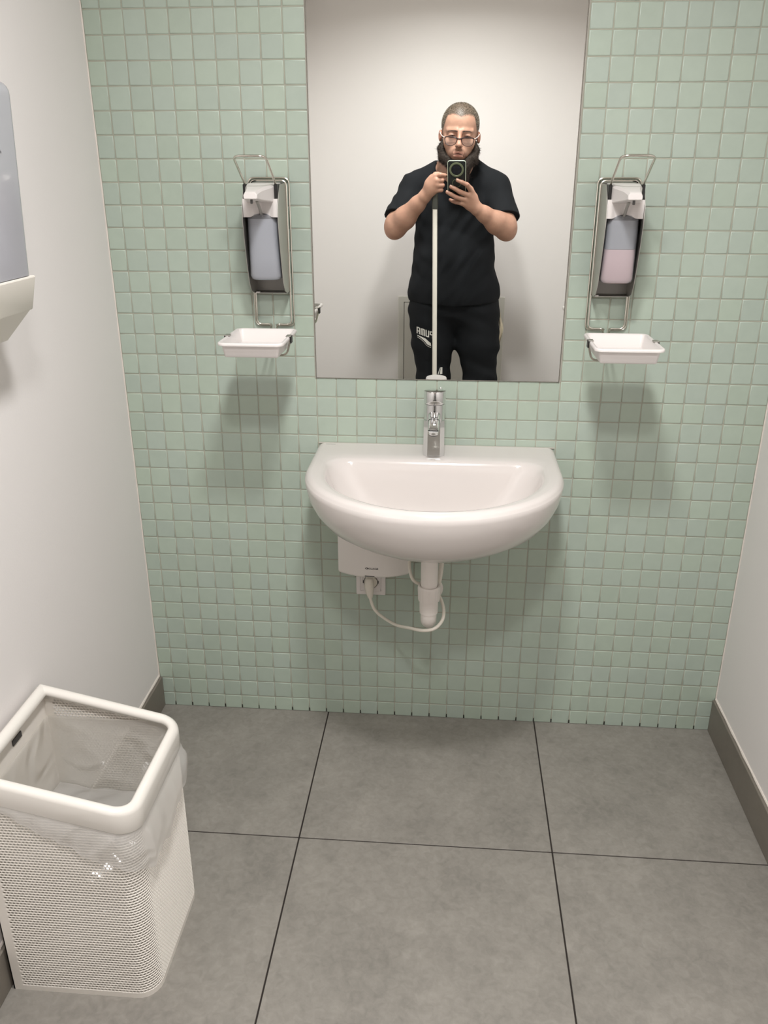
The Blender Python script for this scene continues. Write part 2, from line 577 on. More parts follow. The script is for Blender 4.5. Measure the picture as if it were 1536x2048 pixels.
# uneven sealant beads: wall corners and above the skirting
def bead(name, a, b, r, n=40, jit=0.0006):
    pts = [np.array(a) + (np.array(b) - np.array(a)) * k / n for k in range(n + 1)]
    rr = [r * (1 + 0.18 * math.sin(k * 1.7) + 0.12 * math.sin(k * 4.1)) for k in range(n + 1)]
    struct(MB().tube(pts, rr, 6).build(name, 'caulk'))
bead('trim_1', (XL + 0.0005, 0.0006, 0.10), (XL + 0.0005, 0.0006, ZC), 0.0024, 80)
bead('trim_2', (XR - 0.0005, 0.0006, 0.105), (XR - 0.0005, 0.0006, ZC), 0.0024, 80)
bead('trim_3', (XL + 0.001, -0.002, 0.100), (XL + 0.001, YB, 0.100), 0.0032, 90)
bead('trim_4', (XR - 0.001, -0.002, 0.105), (XR - 0.001, YB, 0.105), 0.0032, 90)

# ceiling lamps (out of the picture, they light the room)
for k, ((lx, ly, lz), pw, dia) in enumerate(LAMPS):
    t = empty('ceiling_lamp', (lx, ly, lz - 0.03), ['round ceiling lamp above the washbasin side of the room', 'round ceiling lamp above the standing person'][k], 'lamp', 'ceiling lamps')
    MB().lathe([(dia / 2 + 0.006, lz - 0.0305), (dia / 2 + 0.018, lz - 0.028), (dia / 2 + 0.02, lz - 0.0005), (dia / 2 + 0.004, lz - 0.0005), (dia / 2 + 0.004, lz - 0.02)], lx, ly, 40, False, False).build('lamp_ring', 'lamp_ring', t)
    MB().lathe([(0.0, lz - 0.021), (dia / 2 + 0.004, lz - 0.02)], lx, ly, 40, False, False).build('diffuser', 'lamp_glow', t)
    ld = bpy.data.lights.new('lamp_light', 'AREA')
    ld.shape = 'DISK'; ld.size = dia; ld.energy = pw; ld.color = LAMP_COLOUR; ld.spread = math.radians(154)
    lo = bpy.data.objects.new('lamp_light', ld)
    COL.objects.link(lo)
    lo.parent = t
    lo.location = (0, 0, -0.002)

# service hatch in the wall behind the person (seen in the mirror)
hx0, hx1, hz0, hz1 = 0.032, 0.621, 0.125, 0.821
t = empty('service_hatch', ((hx0 + hx1) / 2, YB, hz0), 'white service hatch with flat frame in the wall behind the person', 'hatch')
fw_ = 0.031
for nm, a in (('frame_stile', (hx0, hx0 + fw_, hz0, hz1)), ('frame_stile', (hx1 - fw_, hx1, hz0, hz1)),
              ('frame_rail', (hx0 + fw_, hx1 - fw_, hz1 - fw_, hz1)), ('frame_rail', (hx0 + fw_, hx1 - fw_, hz0, hz0 + fw_))):
    MB().rbox(a[0], a[1], YB - 0.001, YB + 0.006, a[2], a[3], 0.0012, 1).build(nm, 'hatch', t)
MB().rbox(hx0 + fw_, hx1 - fw_, YB - 0.001, YB + 0.0012, hz0 + fw_, hz1 - fw_, 0).build('gap', 'hatch_gap', t)
MB().rbox(hx0 + fw_ + 0.003, hx1 - fw_ - 0.003, YB - 0.001, YB + 0.004, hz0 + fw_ + 0.003, hz1 - fw_ - 0.003, 0.001, 1).build('door_panel', 'hatch', t)

# ================================================================== MIRROR
mx0, mx1, mz0, mz1 = 0.0015, 0.5945, 0.9935, 1.99
t = empty('wall_mirror', ((mx0 + mx1) / 2, 0, mz0), 'tall frameless mirror set between the green tiles above the washbasin', 'mirror')
MB().rbox(mx0, mx1, -0.002, 0.003, mz0, mz1, 0).build('glass', 'mirror', t, sharp=None)
e = 0.0016
for nm, a in (('edge', (mx0 - e, mx0 + 0.0004, mz0 - e, mz1 + e)), ('edge', (mx1 - 0.0004, mx1 + e, mz0 - e, mz1 + e)),
              ('edge', (mx0, mx1, mz0 - e, mz0 + 0.0004)), ('edge', (mx0, mx1, mz1 - 0.0004, mz1 + e))):
    MB().rbox(a[0], a[1], -0.0026, 0.003, a[2], a[3], 0.0005, 1).build(nm, 'mirror_edge', t)
for a in ((mx0 - 0.0045, mx0 - e, mz0 - 0.003, mz1), (mx1 + e, mx1 + 0.005, mz0 - 0.003, mz1)):
    MB().rbox(a[0], a[1], -0.0004, 0.003, a[2], a[3], 0.0008, 1).build('seal', 'seal', t)

# ================================================================== WASHBASIN
BX = 0.2995


def dcurve(hw, yb, yc, bf, rc, z, z_front=None):
    """closed D outline: straight back, straight sides, elliptical front"""
    out = []
    for k in range(20):
        out.append((-hw + rc + (2 * hw - 2 * rc) * k / 20, yb))
    for k in range(7):
        a = math.radians(90 - 90 * k / 7)
        out.append((hw - rc + rc * math.cos(a), yb - rc + rc * math.sin(a)))
    for k in range(8):
        out.append((hw, yb - rc + (yc - yb + rc) * k / 8))
    for k in range(56):
        a = math.pi * k / 56
        out.append((hw * math.cos(a), yc - bf * math.sin(a)))
    for k in range(8):
        out.append((-hw, yc + (yb - rc - yc) * k / 8))
    for k in range(7):
        a = math.radians(180 - 90 * k / 7)
        out.append((-hw + rc + rc * math.cos(a), yb - rc + rc * math.sin(a)))
    zf = z if z_front is None else z_front
    ymin = yc - bf
    return [(BX + x, y, z + (zf - z) * max(0, min(1, (yb - y) / (yb - ymin)))) for x, y in out]


ZR = 0.8255
basin = empty('washbasin', (BX, 0, 0.61), 'white ceramic half-round washbasin mounted on the green tiled wall', 'washbasin')
ext = [(0.665, 0.100, -0.06, 0.12, 0.03), (0.652, 0.135, -0.075, 0.20, 0.03), (0.657, 0.170, -0.10, 0.225, 0.03), (0.670, 0.206, -0.13, 0.238, 0.03),
       (0.688, 0.238, -0.152, 0.248, 0.025), (0.708, 0.262, -0.168, 0.258, 0.02), (0.738, 0.281, -0.18, 0.268, 0.016),
       (0.770, 0.293, -0.188, 0.276, 0.012), (0.800, 0.2985, -0.19, 0.281, 0.010), (0.812, 0.2990, -0.19, 0.2815, 0.010)]
rings = [dcurve(hw, -0.0005, yc, bf, rc, z) for z, hw, yc, bf, rc in ext]
for dz, ins in ((0.0, 0.0008), (0.0055, 0.0028), (0.0095, 0.0065), (0.0118, 0.0115), (0.0125, 0.0155), (0.0125, 0.0162), (0.0125, 0.0190)):
    rings.append(dcurve(0.2990 - ins, -0.0005, -0.19, 0.2815 - ins, 0.010, 0.812 + dz + 0.001))
rings.append(dcurve(0.268, -0.085, -0.19, 0.262, 0.04, ZR - 0.0004))
for hw, yb, yc, bf, rc, z in ((0.258, -0.112, -0.19, 0.257, 0.045, 0.8238), (0.253, -0.120, -0.192, 0.252, 0.05, 0.8205), (0.249, -0.124, -0.194, 0.248, 0.055, 0.814),
                              (0.242, -0.130, -0.196, 0.241, 0.06, 0.796), (0.228, -0.137, -0.198, 0.228, 0.062, 0.765),
                              (0.205, -0.145, -0.20, 0.205, 0.06, 0.732), (0.165, -0.152, -0.205, 0.165, 0.05, 0.708),
                              (0.11, -0.160, -0.205, 0.11, 0.042, 0.694), (0.05, -0.17, -0.207, 0.043, 0.035, 0.687), (0.022, -0.186, -0.207, 0.022, 0.02, 0.684)):
    rings.append(dcurve(hw, yb, yc, bf, rc, z))
MB().rings(rings, True, True, False).build('bowl', 'ceramic', basin, sharp=60)
MB().lathe([(0.0, 0.6865), (0.017, 0.6865), (0.0225, 0.6875), (0.023, 0.683), (0.02, 0.678)], BX, -0.207, 28, False, False).build('drain', 'chrome', basin)
MB().rbox(0.022, 0.047, -0.0150, -0.0132, ZR - 0.0006, ZR + 0.0002, 0).build('maker_mark', 'print_grey', basin)
MB().tube([(0.002, -0.0015, ZR - 0.001), (0.597, -0.0015, ZR - 0.001)], 0.0022, 6).build('seal', 'seal', basin)

# ------------------------------------------------------------------ tap
TX, TY = 0.2968, -0.0700
tap = empty('tap', (TX, TY, ZR), 'chrome single-lever tap standing on the washbasin rim', 'tap')


def octa(hw, hd, c, z, cy=TY):
    return [(TX + x, cy + y, z) for x, y in ((-hw, -hd + c), (-hw + c, -hd), (hw - c, -hd), (hw, -hd + c), (hw, hd - c), (hw - c, hd), (-hw + c, hd), (-hw, hd - c))]


MB().rings([octa(0.0258, 0.0258, 0.0105, ZR - 0.001), octa(0.0258, 0.0258, 0.0105, ZR + 0.0015), octa(0.0246, 0.0246, 0.0100, ZR + 0.088)], True, True, True).build('body', 'chrome', tap, sharp=15)
MB().lathe([(0.0240, ZR + 0.080), (0.0246, ZR + 0.092), (0.0246, ZR + 0.1265)], TX, TY, 44).build('upper_body', 'chrome', tap)
MB().lathe([(0.0246, ZR + 0.1265), (0.0246, ZR + 0.1280)], TX, TY, 40).build('joint_ring', 'dark_pl', tap)
cap = MB().lathe([(0.0255, ZR + 0.1280), (0.0262, ZR + 0.130), (0.0264, ZR + 0.1555), (0.0256, ZR + 0.1575), (0.0, ZR + 0.1575)], TX, TY, 44, True, False)
for i, p in enumerate(cap.v):                                   # the top slopes down towards the wall
    if p[2] > ZR + 0.15: cap.v[i] = (p[0], p[1], p[2] - (p[1] - TY) * 0.070)
cap = cap.build('lever_cap', 'chrome', tap)
MB().tube([(TX + 0.010, TY + 0.018, ZR + 0.1450), (TX + 0.012, TY + 0.030, ZR + 0.1490), (TX + 0.013, TY + 0.042, ZR + 0.1520)], [0.0050, 0.0046, 0.0040], 12).build('lever', 'chrome', cap)
def sp_ring(y, hw, zt, zb, ins=0.0): return [(p[0], y, p[1]) for p in rrect(TX - hw, TX + hw, zb, zt, [0.0055, 0.0055, 0.007, 0.007], -ins, 4)]
sp = MB().rings([sp_ring(TY - 0.012, 0.0142, 0.9370, 0.9180), sp_ring(TY - 0.026, 0.0142, 0.9355, 0.9170), sp_ring(TY - 0.050, 0.0134, 0.9300, 0.9130), sp_ring(TY - 0.078, 0.0130, 0.9235, 0.9075), sp_ring(TY - 0.094, 0.0130, 0.9195, 0.9060), sp_ring(TY - 0.0970, 0.0118, 0.9175, 0.9072)], True, True, True).build('spout', 'chrome', tap, sharp=40)
MB().rings([sp_ring(TY - 0.0560, 0.0137, 0.9292, 0.9118), sp_ring(TY - 0.0572, 0.0137, 0.9289, 0.9116)], True, True, True).build('spout_ring', 'black_pl', sp)
MB().lathe([(0.0112, 0.9085), (0.0112, 0.9000), (0.0100, 0.8985)], TX, TY - 0.082, 28).build('spout_head', 'chrome', sp)
MB().lathe([(0.0092, 0.8990), (0.0092, 0.8965), (0.007, 0.8960)], TX, TY - 0.082, 24).build('aerator', 'black_pl', sp)

# ------------------------------------------------------------------ waste pipe
PX, PY = 0.2958, -0.2000
pipe = empty('waste_pipe', (PX, PY, 0.42), 'white plastic waste pipe with ribbed collar hanging under the washbasin', 'pipe')
MB().lathe([(0.0208, 0.512), (0.0208, 0.66)], PX, PY, 36).build('tube', 'pipe_pl', pipe)
nut = MB()
nr = 18
ringsN = []
for z, f in ((0.4885, 0.0225), (0.4900, 0.0258), (0.5220, 0.0272), (0.5285, 0.0272), (0.5300, 0.0262), (0.5300, 0.0222), (0.520, 0.0212)):
    ringsN.append([(PX + (f + (0.0009 if (k % 4) < 2 and 0.49 <= z < 0.5225 else 0)) * math.cos(2 * math.pi * k / 72), PY + (f + (0.0009 if (k % 4) < 2 and 0.49 <= z < 0.5225 else 0)) * math.sin(2 * math.pi * k / 72), z) for k in range(72)])
nut.rings(ringsN, True, True, False).build('collar', 'pipe_pl', pipe)
MB().lathe([(0.0205, 0.4545), (0.0224, 0.4550), (0.0228, 0.4700), (0.0228, 0.4895)], PX, PY, 36).build('sleeve', 'pipe_pl', pipe)
elb = [(PX, PY, 0.458), (PX, PY, 0.447)] + [(PX, PY + 0.034 * (1 - math.cos(a)), 0.447 - 0.028 * math.sin(a)) for a in [math.radians(15 * k) for k in range(1, 7)]] + [(PX, -0.06, 0.419), (PX, 0.002, 0.419)]
MB().tube(elb, 0.0196, 28).build('elbow', 'pipe_pl', pipe)
fl = MB()
fl.rings([[(PX + r * math.cos(2 * math.pi * k / 32), y, 0.419 + r * math.sin(2 * math.pi * k / 32)) for k in range(32)] for r, y in ((0.034, 0.001), (0.034, -0.003), (0.026, -0.010), (0.0205, -0.011))], True, True, False)
fl.build('wall_flange', 'pipe_pl', pipe)
hose = empty('supply_hose', (0.325, -0.12, 0.46), 'thin pale supply hose running down behind the waste pipe', 'hose')
MB().tube(bez([(0.330, -0.10, 0.66), (0.327, -0.13, 0.60), (0.323, -0.155, 0.55), (0.318, -0.165, 0.515), (0.315, -0.14, 0.48), (0.312, -0.05, 0.465), (0.312, 0.001, 0.462)], 8), 0.0062, 10).build('tube', 'cable', hose)
MB().tube([(0.336, -0.10, 0.625), (0.348, -0.088, 0.632), (0.372, -0.070, 0.634)], [0.006, 0.010, 0.010], 12).build('fitting', 'cable', hose)

# ------------------------------------------------------------------ water heater
hxa, hxb, hz_, hzt = 0.0535, 0.2390, 0.4870, 0.68


def hfront(x):
    u = (x - (hxa + hxb) / 2) / ((hxb - hxa) / 2)
    return -0.062 - 0.026 * (1 - abs(u) ** 2.4)


heater = empty('water_heater', ((hxa + hxb) / 2, 0, hz_), 'small white electric water heater on the wall under the washbasin', 'water heater')
xs = [hxa + (hxb - hxa) * k / 24 for k in range(25)]


def hring(z, ins):
    c = (hxa + hxb) / 2
    k_ = 1 - ins / ((hxb - hxa) / 2)
    return [(c + (x - c) * k_, hfront(x) + ins, z) for x in xs] + [(c + (xs[-1] - c) * k_, -0.001, z), (c + (xs[0] - c) * k_, -0.001, z)]


MB().rings([hring(hz_ - 0.001, 0.007), hring(hz_ + 0.0005, 0.003), hring(hz_ + 0.0035, 0.0008), hring(hz_ + 0.008, 0), hring(hzt - 0.006, 0), hring(hzt, 0.005)], True, True, True).build('casing', 'heater_pl', heater, sharp=40)
V, F = text_polys('CLAGE', 0.0064, 0.00015)
V[:, 0] *= 1.28
wtx = V[:, 0].max() - V[:, 0].min()
tx0, tz0 = 0.1355, 0.5115
lett = MB().add([(tx0 + p[0], hfront(tx0 + p[0]) - 0.0006, tz0 + p[1]) for p in V], F)
lett.build('lettering', 'print_dark', heater, sharp=None, flip_fix=False)
fish = [(a * 0.68, b * 0.72) for a, b in ((0.0, 0.004), (0.0035, 0.0062), (0.007, 0.0082), (0.0112, 0.0066), (0.0142, 0.0040), (0.0112, 0.0014), (0.007, 0.0), (0.0035, 0.0018))]
fin = [(a * 0.68, b * 0.72) for a, b in ((0.0035, 0.004), (0.0068, 0.0058), (0.0098, 0.0040), (0.0068, 0.0022))]
lo_ = MB()
n8 = len(fish)
fi = [fin[0], fin[0], fin[1], fin[1], fin[2], fin[3], fin[3], fin[0]]
lx0 = 0.1262
lo_.add([(lx0 + a, hfront(lx0 + a) - 0.0006, tz0 - 0.0002 + b) for a, b in fish] + [(lx0 + a, hfront(lx0 + a) - 0.0006, tz0 - 0.0002 + b) for a, b in fi],
        [(i, (i + 1) % n8, n8 + (i + 1) % n8, n8 + i) for i in range(n8)])
lo_.build('emblem', 'print_dark', heater, sharp=None, flip_fix=False)
MB().rbox(0.126, 0.151, hfront(0.139) - 0.0004, hfront(0.139) + 0.006, hz_ + 0.0040, hz_ + 0.0058, 0).build('slot', 'dark_pl', heater, sharp=None)

# ------------------------------------------------------------------ socket, plug and cord
sx, sz = 0.1338, 0.4355
sock = empty('wall_socket', (sx, 0, sz - 0.04), 'white wall socket half hidden below the water heater', 'socket')
MB().rings([[(p[0], y, p[1]) for p in rrect(sx - 0.04, sx + 0.04, sz - 0.04, sz + 0.04, [0.003] * 4, o_, 3)] for o_, y in ((0, -0.0003), (0, -0.0065), (-0.0015, -0.0085), (-0.0118, -0.0085), (-0.0120, -0.007))], True, False, False).build('frame', 'white_pl', sock)
def circ(r, y, n=28): return [(sx + r * math.cos(2 * math.pi * (k + 0.5) / n - math.pi * 0.75), y, sz + r * math.sin(2 * math.pi * (k + 0.5) / n - math.pi * 0.75)) for k in range(n)]
sq = [(p[0], p[1]) for p in rrect(sx - 0.0276, sx + 0.0276, sz - 0.0276, sz + 0.0276, [0.002] * 4, 0, 6)]
MB().rings([[(p[0], -0.007, p[1]) for p in sq], [(p[0], -0.0095, p[1]) for p in sq], circ(0.0198, -0.0095), circ(0.0193, 0.001), circ(0.0005, 0.001)], True, False, False).build('insert', 'white_pl', sock)
for dx in (-0.0193, 0.0193):
    MB().rbox(sx + dx - 0.0025, sx + dx + 0.0025, -0.0100, -0.0085, sz - 0.004, sz + 0.004, 0.0004, 1).build('earth_clip', 'dark_pl', sock)
cord = empty('power_cord', (sx, -0.03, sz - 0.05), 'white power cord and plug looping from the socket around the waste pipe', 'cord')
plug = MB()
plug.rings([[(sx + r * math.cos(2 * math.pi * k / 28), y, sz + r * math.sin(2 * math.pi * k / 28)) for k in range(28)] for r, y in ((0.0175, 0.0), (0.0178, -0.011), (0.0165, -0.0135), (0.004, -0.0145))], True, False, True)
plug.build('plug', 'cable', cord)
MB().tube([(sx - 0.003, -0.0125, sz + 0.012), (sx - 0.003, -0.0255, sz + 0.009), (sx - 0.002, -0.034, sz - 0.003), (sx - 0.0005, -0.036, sz - 0.018), (sx + 0.001, -0.035, sz - 0.034)], [0.0105, 0.0125, 0.0125, 0.0105, 0.0066], 16).build('plug_grip', 'cable', cord)
cpts = [(sx + 0.001, -0.035, sz - 0.030), (0.137, -0.036, 0.3900), (0.148, -0.043, 0.368), (0.172, -0.070, 0.3620), (0.210, -0.12, 0.3690), (0.250, -0.185, 0.3985), (0.283, -0.223, 0.4150),
        (0.312, -0.226, 0.424), (0.331, -0.205, 0.438), (0.332, -0.185, 0.462), (0.318, -0.166, 0.488), (0.295, -0.160, 0.505), (0.268, -0.165, 0.515), (0.252, -0.165, 0.530), (0.244, -0.14, 0.555), (0.247, -0.105, 0.585), (0.256, -0.07, 0.625), (0.262, -0.05, 0.66)]
MB().tube(bez(cpts, 8), 0.0041, 10).build('cable', 'cable', cord)

# ================================================================== SOAP DISPENSERS
def bot_ring(cx, z, ins, n=56):
    """rounded, slightly convex bottle section; the floor arches up in the middle"""
    out = []
    f = min(1.0, max(0.0, (z - 1.236) / 0.08))
    b_ = 0.0400 + 0.0035 * f - ins
    for k in range(n):
        a = 2 * math.pi * k / n
        c_, s_ = math.cos(a), math.sin(a)
        x = (0.0368 - ins) * math.copysign(abs(c_) ** 0.42, c_)
        y = -0.0540 - 0.0005 * f + b_ * math.copysign(abs(s_) ** 0.42, s_) - (0.004 * (1 - (x / 0.0368) ** 2) if s_ < 0 else 0)
        out.append((cx + x, y, z + (0.0035 * math.cos(x / 0.0368 * math.pi / 2) if z < 1.2375 else 0)))
    return out


def make_dispenser(cx, label):
    t = empty('soap_dispenser', (cx, 0, 1.11), label, 'dispenser', 'lever soap dispensers beside the mirror')
    hw = 0.0402
    # housing: folded steel, back plate and two bowed cheeks
    prof = [(1.2030, -0.003), (1.2005, -0.030), (1.2100, -0.0640), (1.2300, -0.0800), (1.2700, -0.0930), (1.3200, -0.1050), (1.3650, -0.1120), (1.4000, -0.1080), (1.4250, -0.0920), (1.4410, -0.0760), (1.4440, -0.003)]
    for s_ in (-1, 1):
        x = cx + s_ * hw
        MB().prism([(x, y, z) for z, y in prof], (s_ * -0.0012, 0, 0)).build('housing_cheek', 'steel', t)
    MB().rbox(cx - hw, cx + hw, -0.0042, -0.003, 1.203, 1.444, 0).build('back_plate', 'steel_shade', t)
    MB().prism([(cx - hw, -0.003, 1.2030), (cx - hw, -0.030, 1.2005), (cx - hw, -0.030, 1.2017), (cx - hw, -0.003, 1.2042)], (2 * hw, 0, 0)).build('housing_floor', 'steel', t)
    # bottle
    bottle = MB().rings([bot_ring(cx, z, o_) for z, o_ in ((1.2345, 0.013), (1.2360, 0.0075), (1.2395, 0.0030), (1.2460, 0.0), (1.2900, 0.0), (1.3700, 0.0), (1.3800, 0.004))], True, True, True).build('bottle', 'bottle', t)
    return t, bottle


def bottle_fill(cx, z0, z1, m, parent, name):
    lv = [(1.2360, 0.0145), (1.2375, 0.0090), (1.2410, 0.0045), (1.2470, 0.0014), (1.2900, 0.0014)] if z0 < 1.25 else [(z0, 0.0014)]
    return MB().rings([bot_ring(cx, z, o_) for z, o_ in lv + [(z1, 0.0014)]], True, True, True).build(name, m, parent)


def dispenser_head(t, cx):
    """white pump block with its hood, nozzle, lever"""
    b = MB()
    # lower skirt with an arched lower edge
    n = 20
    xsx = [cx - 0.0385 + 0.077 * k / n for k in range(n + 1)]
    def low(x):
        u = abs(x - cx) / 0.0385
        return 1.3740 if u > 0.62 else 1.3740 + 0.0075 * (1 - (u / 0.62) ** 2)
    def yf(x):
        u = abs(x - cx) / 0.0385
        return -0.1060 + (0.0 if u > 0.72 else 0.016 * (1 - (u / 0.72)) ** 0.6)
    f_lo = [(x, yf(x), low(x)) for x in xsx]
    f_hi = [(x, yf(x), 1.4120) for x in xsx]
    b_lo = [(x, -0.010, low(x)) for x in xsx]
    b_hi = [(x, -0.010, 1.4120) for x in xsx]
    N_ = n + 1
    vs = f_lo + f_hi + b_hi + b_lo
    fs = []
    for k in range(n):
        for a in range(4):
            c = (a + 1) % 4
            fs.append((a * N_ + k, a * N_ + k + 1, c * N_ + k + 1, c * N_ + k))
    fs += [(0, N_, 2 * N_, 3 * N_), (n, 3 * N_ + n, 2 * N_ + n, N_ + n)]
    b.add(vs, fs).build('pump_skirt', 'white_pl', t, sharp=30)
    # hood: wide at the wall, narrowing to a beak over the nozzle
    hd = MB()
    secs = [(-0.008, 0.0310, 1.4440, 1.4080), (-0.085, 0.0310, 1.4440, 1.4060), (-0.104, 0.0305, 1.4415, 1.4050), (-0.112, 0.0290, 1.4400, 1.4060),
            (-0.160, 0.0180, 1.4345, 1.4105), (-0.186, 0.0150, 1.4300, 1.4130), (-0.1955, 0.0146, 1.4275, 1.4140), (-0.1970, 0.0136, 1.4262, 1.4152)]
    rr = []
    for y, h, zt, zb in secs:
        c = 0.0018
        rr.append([(cx - h, y, zb + c), (cx - h, y, zt - 3 * c), (cx - h + 2 * c, y, zt), (cx + h - 2 * c, y, zt), (cx + h, y, zt - 3 * c), (cx + h, y, zb + c), (cx + h - c, y, zb), (cx - h + c, y, zb)])
    hd.rings(rr, True, True, True).build('pump_hood', 'white_pl', t, sharp=30)
    for s_ in (-1, 1):
        MB().rbox(cx + s_ * 0.0346 - 0.0037, cx + s_ * 0.0346 + 0.0037, -0.0980, -0.020, 1.4040, 1.4420, 0.001, 1).build('lever_guide', 'black_pl', t)
    MB().tube(bez([(cx, -0.086, 1.376), (cx, -0.097, 1.380), (cx, -0.112, 1.393), (cx, -0.135, 1.4090)], 5), 0.0034, 10).build('nozzle_tube', 'steel', t)
    MB().lathe([(0.0022, 1.4045), (0.0028, 1.4065), (0.0028, 1.4150)], cx, -0.186, 12).build('nozzle', 'dark_pl', t)
    # lever: bent steel wire reaching forward and up
    lx = 0.0342
    MB().tube(fillet([(cx - lx, -0.080, 1.4260), (cx - lx, -0.094, 1.4430), (cx - lx, -0.186, 1.4975), (cx + lx, -0.186, 1.4975), (cx + lx, -0.094, 1.4430), (cx + lx, -0.080, 1.4260)], 0.016, 7), 0.0026, 10).build('lever', 'wire', t)
    # wall frame of doubled wire
    fw = 0.0470
    for o_, y in ((0.0, -0.0050), (0.0052, -0.0105)):
        w_ = fw - o_
        pts = fillet([(cx - 0.007, y - 0.012, 1.1215 + o_ * 0.6), (cx - 0.007, y, 1.1215 + o_ * 0.6), (cx - w_, y, 1.1215 + o_ * 0.6), (cx - w_, y, 1.4540 - o_), (cx + w_, y, 1.4540 - o_), (cx + w_, y, 1.1215 + o_ * 0.6), (cx + 0.007, y, 1.1215 + o_ * 0.6), (cx + 0.007, y - 0.012, 1.1215 + o_ * 0.6)], 0.013, 6)
        MB().tube(pts, 0.0022, 8).build('wall_frame', 'wire', t)
    # carrier arm under the tray, rising to both tray clips
    tc = cx + 0.003
    for s_ in (-1, 1):
        MB().tube(fillet([(cx + s_ * 0.007, -0.012, 1.1220), (cx + s_ * 0.007, -0.055, 1.0965), (tc + s_ * 0.012, -0.200, 1.0900), (tc + s_ * 0.062, -0.208, 1.0900), (tc + s_ * 0.0722, -0.208, 1.1260)], 0.012, 5), 0.0024, 8).build('tray_arm', 'wire', t)
    MB().rbox(cx - 0.036, cx - 0.0275, -0.034, -0.026, 1.2016, 1.2045, 0.0005, 1).build('stopper', 'white_pl', t)


def make_tray(cx, label):
    t = empty('drip_tray', (cx, -0.206, 1.098), label, 'drip tray', 'white drip trays below the soap dispensers')
    x0, x1, y0, y1 = cx - 0.0715, cx + 0.0715, -0.300, -0.112
    rad = [0.018] * 4
    prof = [(-0.0115 - 0.004, 1.1000), (-0.0095 - 0.004, 1.1015), (-0.0085, 1.1245), (-0.0005, 1.1262), (0.0, 1.1285), (-0.0008, 1.1316), (-0.0025, 1.1326), (-0.0055, 1.1326), (-0.0085, 1.1300), (-0.0140, 1.1045), (-0.022, 1.1025)]
    MB().rings([[(p[0], p[1], z) for p in rrect(x0, x1, y0, y1, rad, o_, 7)] for o_, z in prof], True, True, True).build('tray', 'white_pl', t, sharp=50)
    for s_ in (-1, 1):
        xe = cx + s_ * 0.0715
        MB().rbox(min(xe - s_ * 0.009, xe + s_ * 0.0022), max(xe - s_ * 0.009, xe + s_ * 0.0022), -0.2185, -0.1990, 1.1322, 1.1345, 0.0006, 1).build('clip', 'steel', t)
        MB().rbox(min(xe + s_ * 0.0006, xe + s_ * 0.0030), max(xe + s_ * 0.0006, xe + s_ * 0.0030), -0.2180, -0.1995, 1.1180, 1.1340, 0.0006, 1).build('clip_side', 'black_pl', t)
    return t


for cx, lab, tlab in ((-0.0957, 'steel lever dispenser with bluish clear bottle at left of the mirror', 'white drip tray under the dispenser with the bluish bottle'),
                      (0.6935, 'steel lever dispenser with half-full pink soap bottle at right of the mirror', 'white drip tray under the dispenser with pink soap')):
    t, bottle = make_dispenser(cx, lab)
    if cx < 0:
        bottle_fill(cx, 1.236, 1.3700, 'soap_clear', bottle, 'liquid')
    else:
        bottle_fill(cx, 1.236, 1.3100, 'soap_pink', bottle, 'liquid')
        bottle_fill(cx, 1.3110, 1.3700, 'bottle_dim', bottle, 'empty_space')
    dispenser_head(t, cx)
    make_tray(cx + 0.0035, tlab)

# ================================================================== PAPER TOWEL DISPENSER (left wall)
tw = empty('paper_towel_dispenser', (XL, -0.775, 1.24), 'white wall dispenser with grey translucent front on the left wall', 'dispenser')


def shear_box(x1_top, x1_bot, ya, yb, z0, z1, r, seg=5):
    b = MB().rbox(0, 1, ya, yb, z0, z1, 0)
    bm = bmesh.new()
    bmesh.ops.create_cube(bm, size=1.0)
    for v in bm.verts:
        z = z0 if v.co.z < 0 else z1
        xx = (x1_bot if v.co.z < 0 else x1_top) if v.co.x > 0 else XL + 0.0005
        v.co = Vector((xx, ya if v.co.y < 0 else yb, z))
    bmesh.ops.bevel(bm, geom=[e for e in bm.edges if not all(abs(v.co.x - XL - 0.0005) < 1e-6 for v in e.verts)], offset=r, segments=seg, affect='EDGES', profile=0.5)
    bm.verts.index_update()
    b = MB().add([v.co for v in bm.verts], [[v.index for v in f.verts] for f in bm.faces])
    bm.free()
    return b


b = shear_box(-0.362, -0.378, -0.905, -0.622, 1.3062, 1.600, 0.022)
for i, p in enumerate(b.v):
    if p[2] < 1.33: b.v[i] = (p[0], p[1], 1.3062 + (p[2] - 1.3062) * 0.02)
b.build('cover', 'window_gr', tw)
b = shear_box(-0.374, -0.388, -0.907, -0.620, 1.2480, 1.3055, 0.003, 2)
b.build('base', 'towel_pl', tw, sharp=20)
MB().prism([(XL + 0.001, -0.626, 1.2482), (-0.391, -0.626, 1.2482), (-0.440, -0.626, 1.1950), (XL + 0.001, -0.626, 1.1850)], (0, -0.275, 0)).build('outlet', 'towel_pl', tw)
MB().rbox(-0.470, -0.446, -0.86, -0.668, 1.1830, 1.1935, 0.002, 1).build('outlet_slot', 'dark_pl', tw)
MB().tube(bez([(-0.3665, -0.705, 1.498), (-0.3662, -0.695, 1.500), (-0.3664, -0.688, 1.496)], 5), 0.0012, 6).build('highlight_mark', 'window_gr', tw)  # small raised line added in place of a highlight on the cover

# ================================================================== WASTE BIN AND LINER
bx0, bx1, by0, by1 = -0.4745, -0.1900, -0.9400, -0.6600
BR = [0.003, 0.040, 0.040, 0.003]


def ztop(x): return 0.4450 + (bx1 - x) * 0.236


bin_ = empty('waste_bin', ((bx0 + bx1) / 2, (by0 + by1) / 2, 0.0), 'white perforated metal waste bin with slanted rim standing against the left wall', 'waste bin')


def outline(off=0.0, n=8): return rrect(bx0, bx1, by0, by1, BR, off, n)


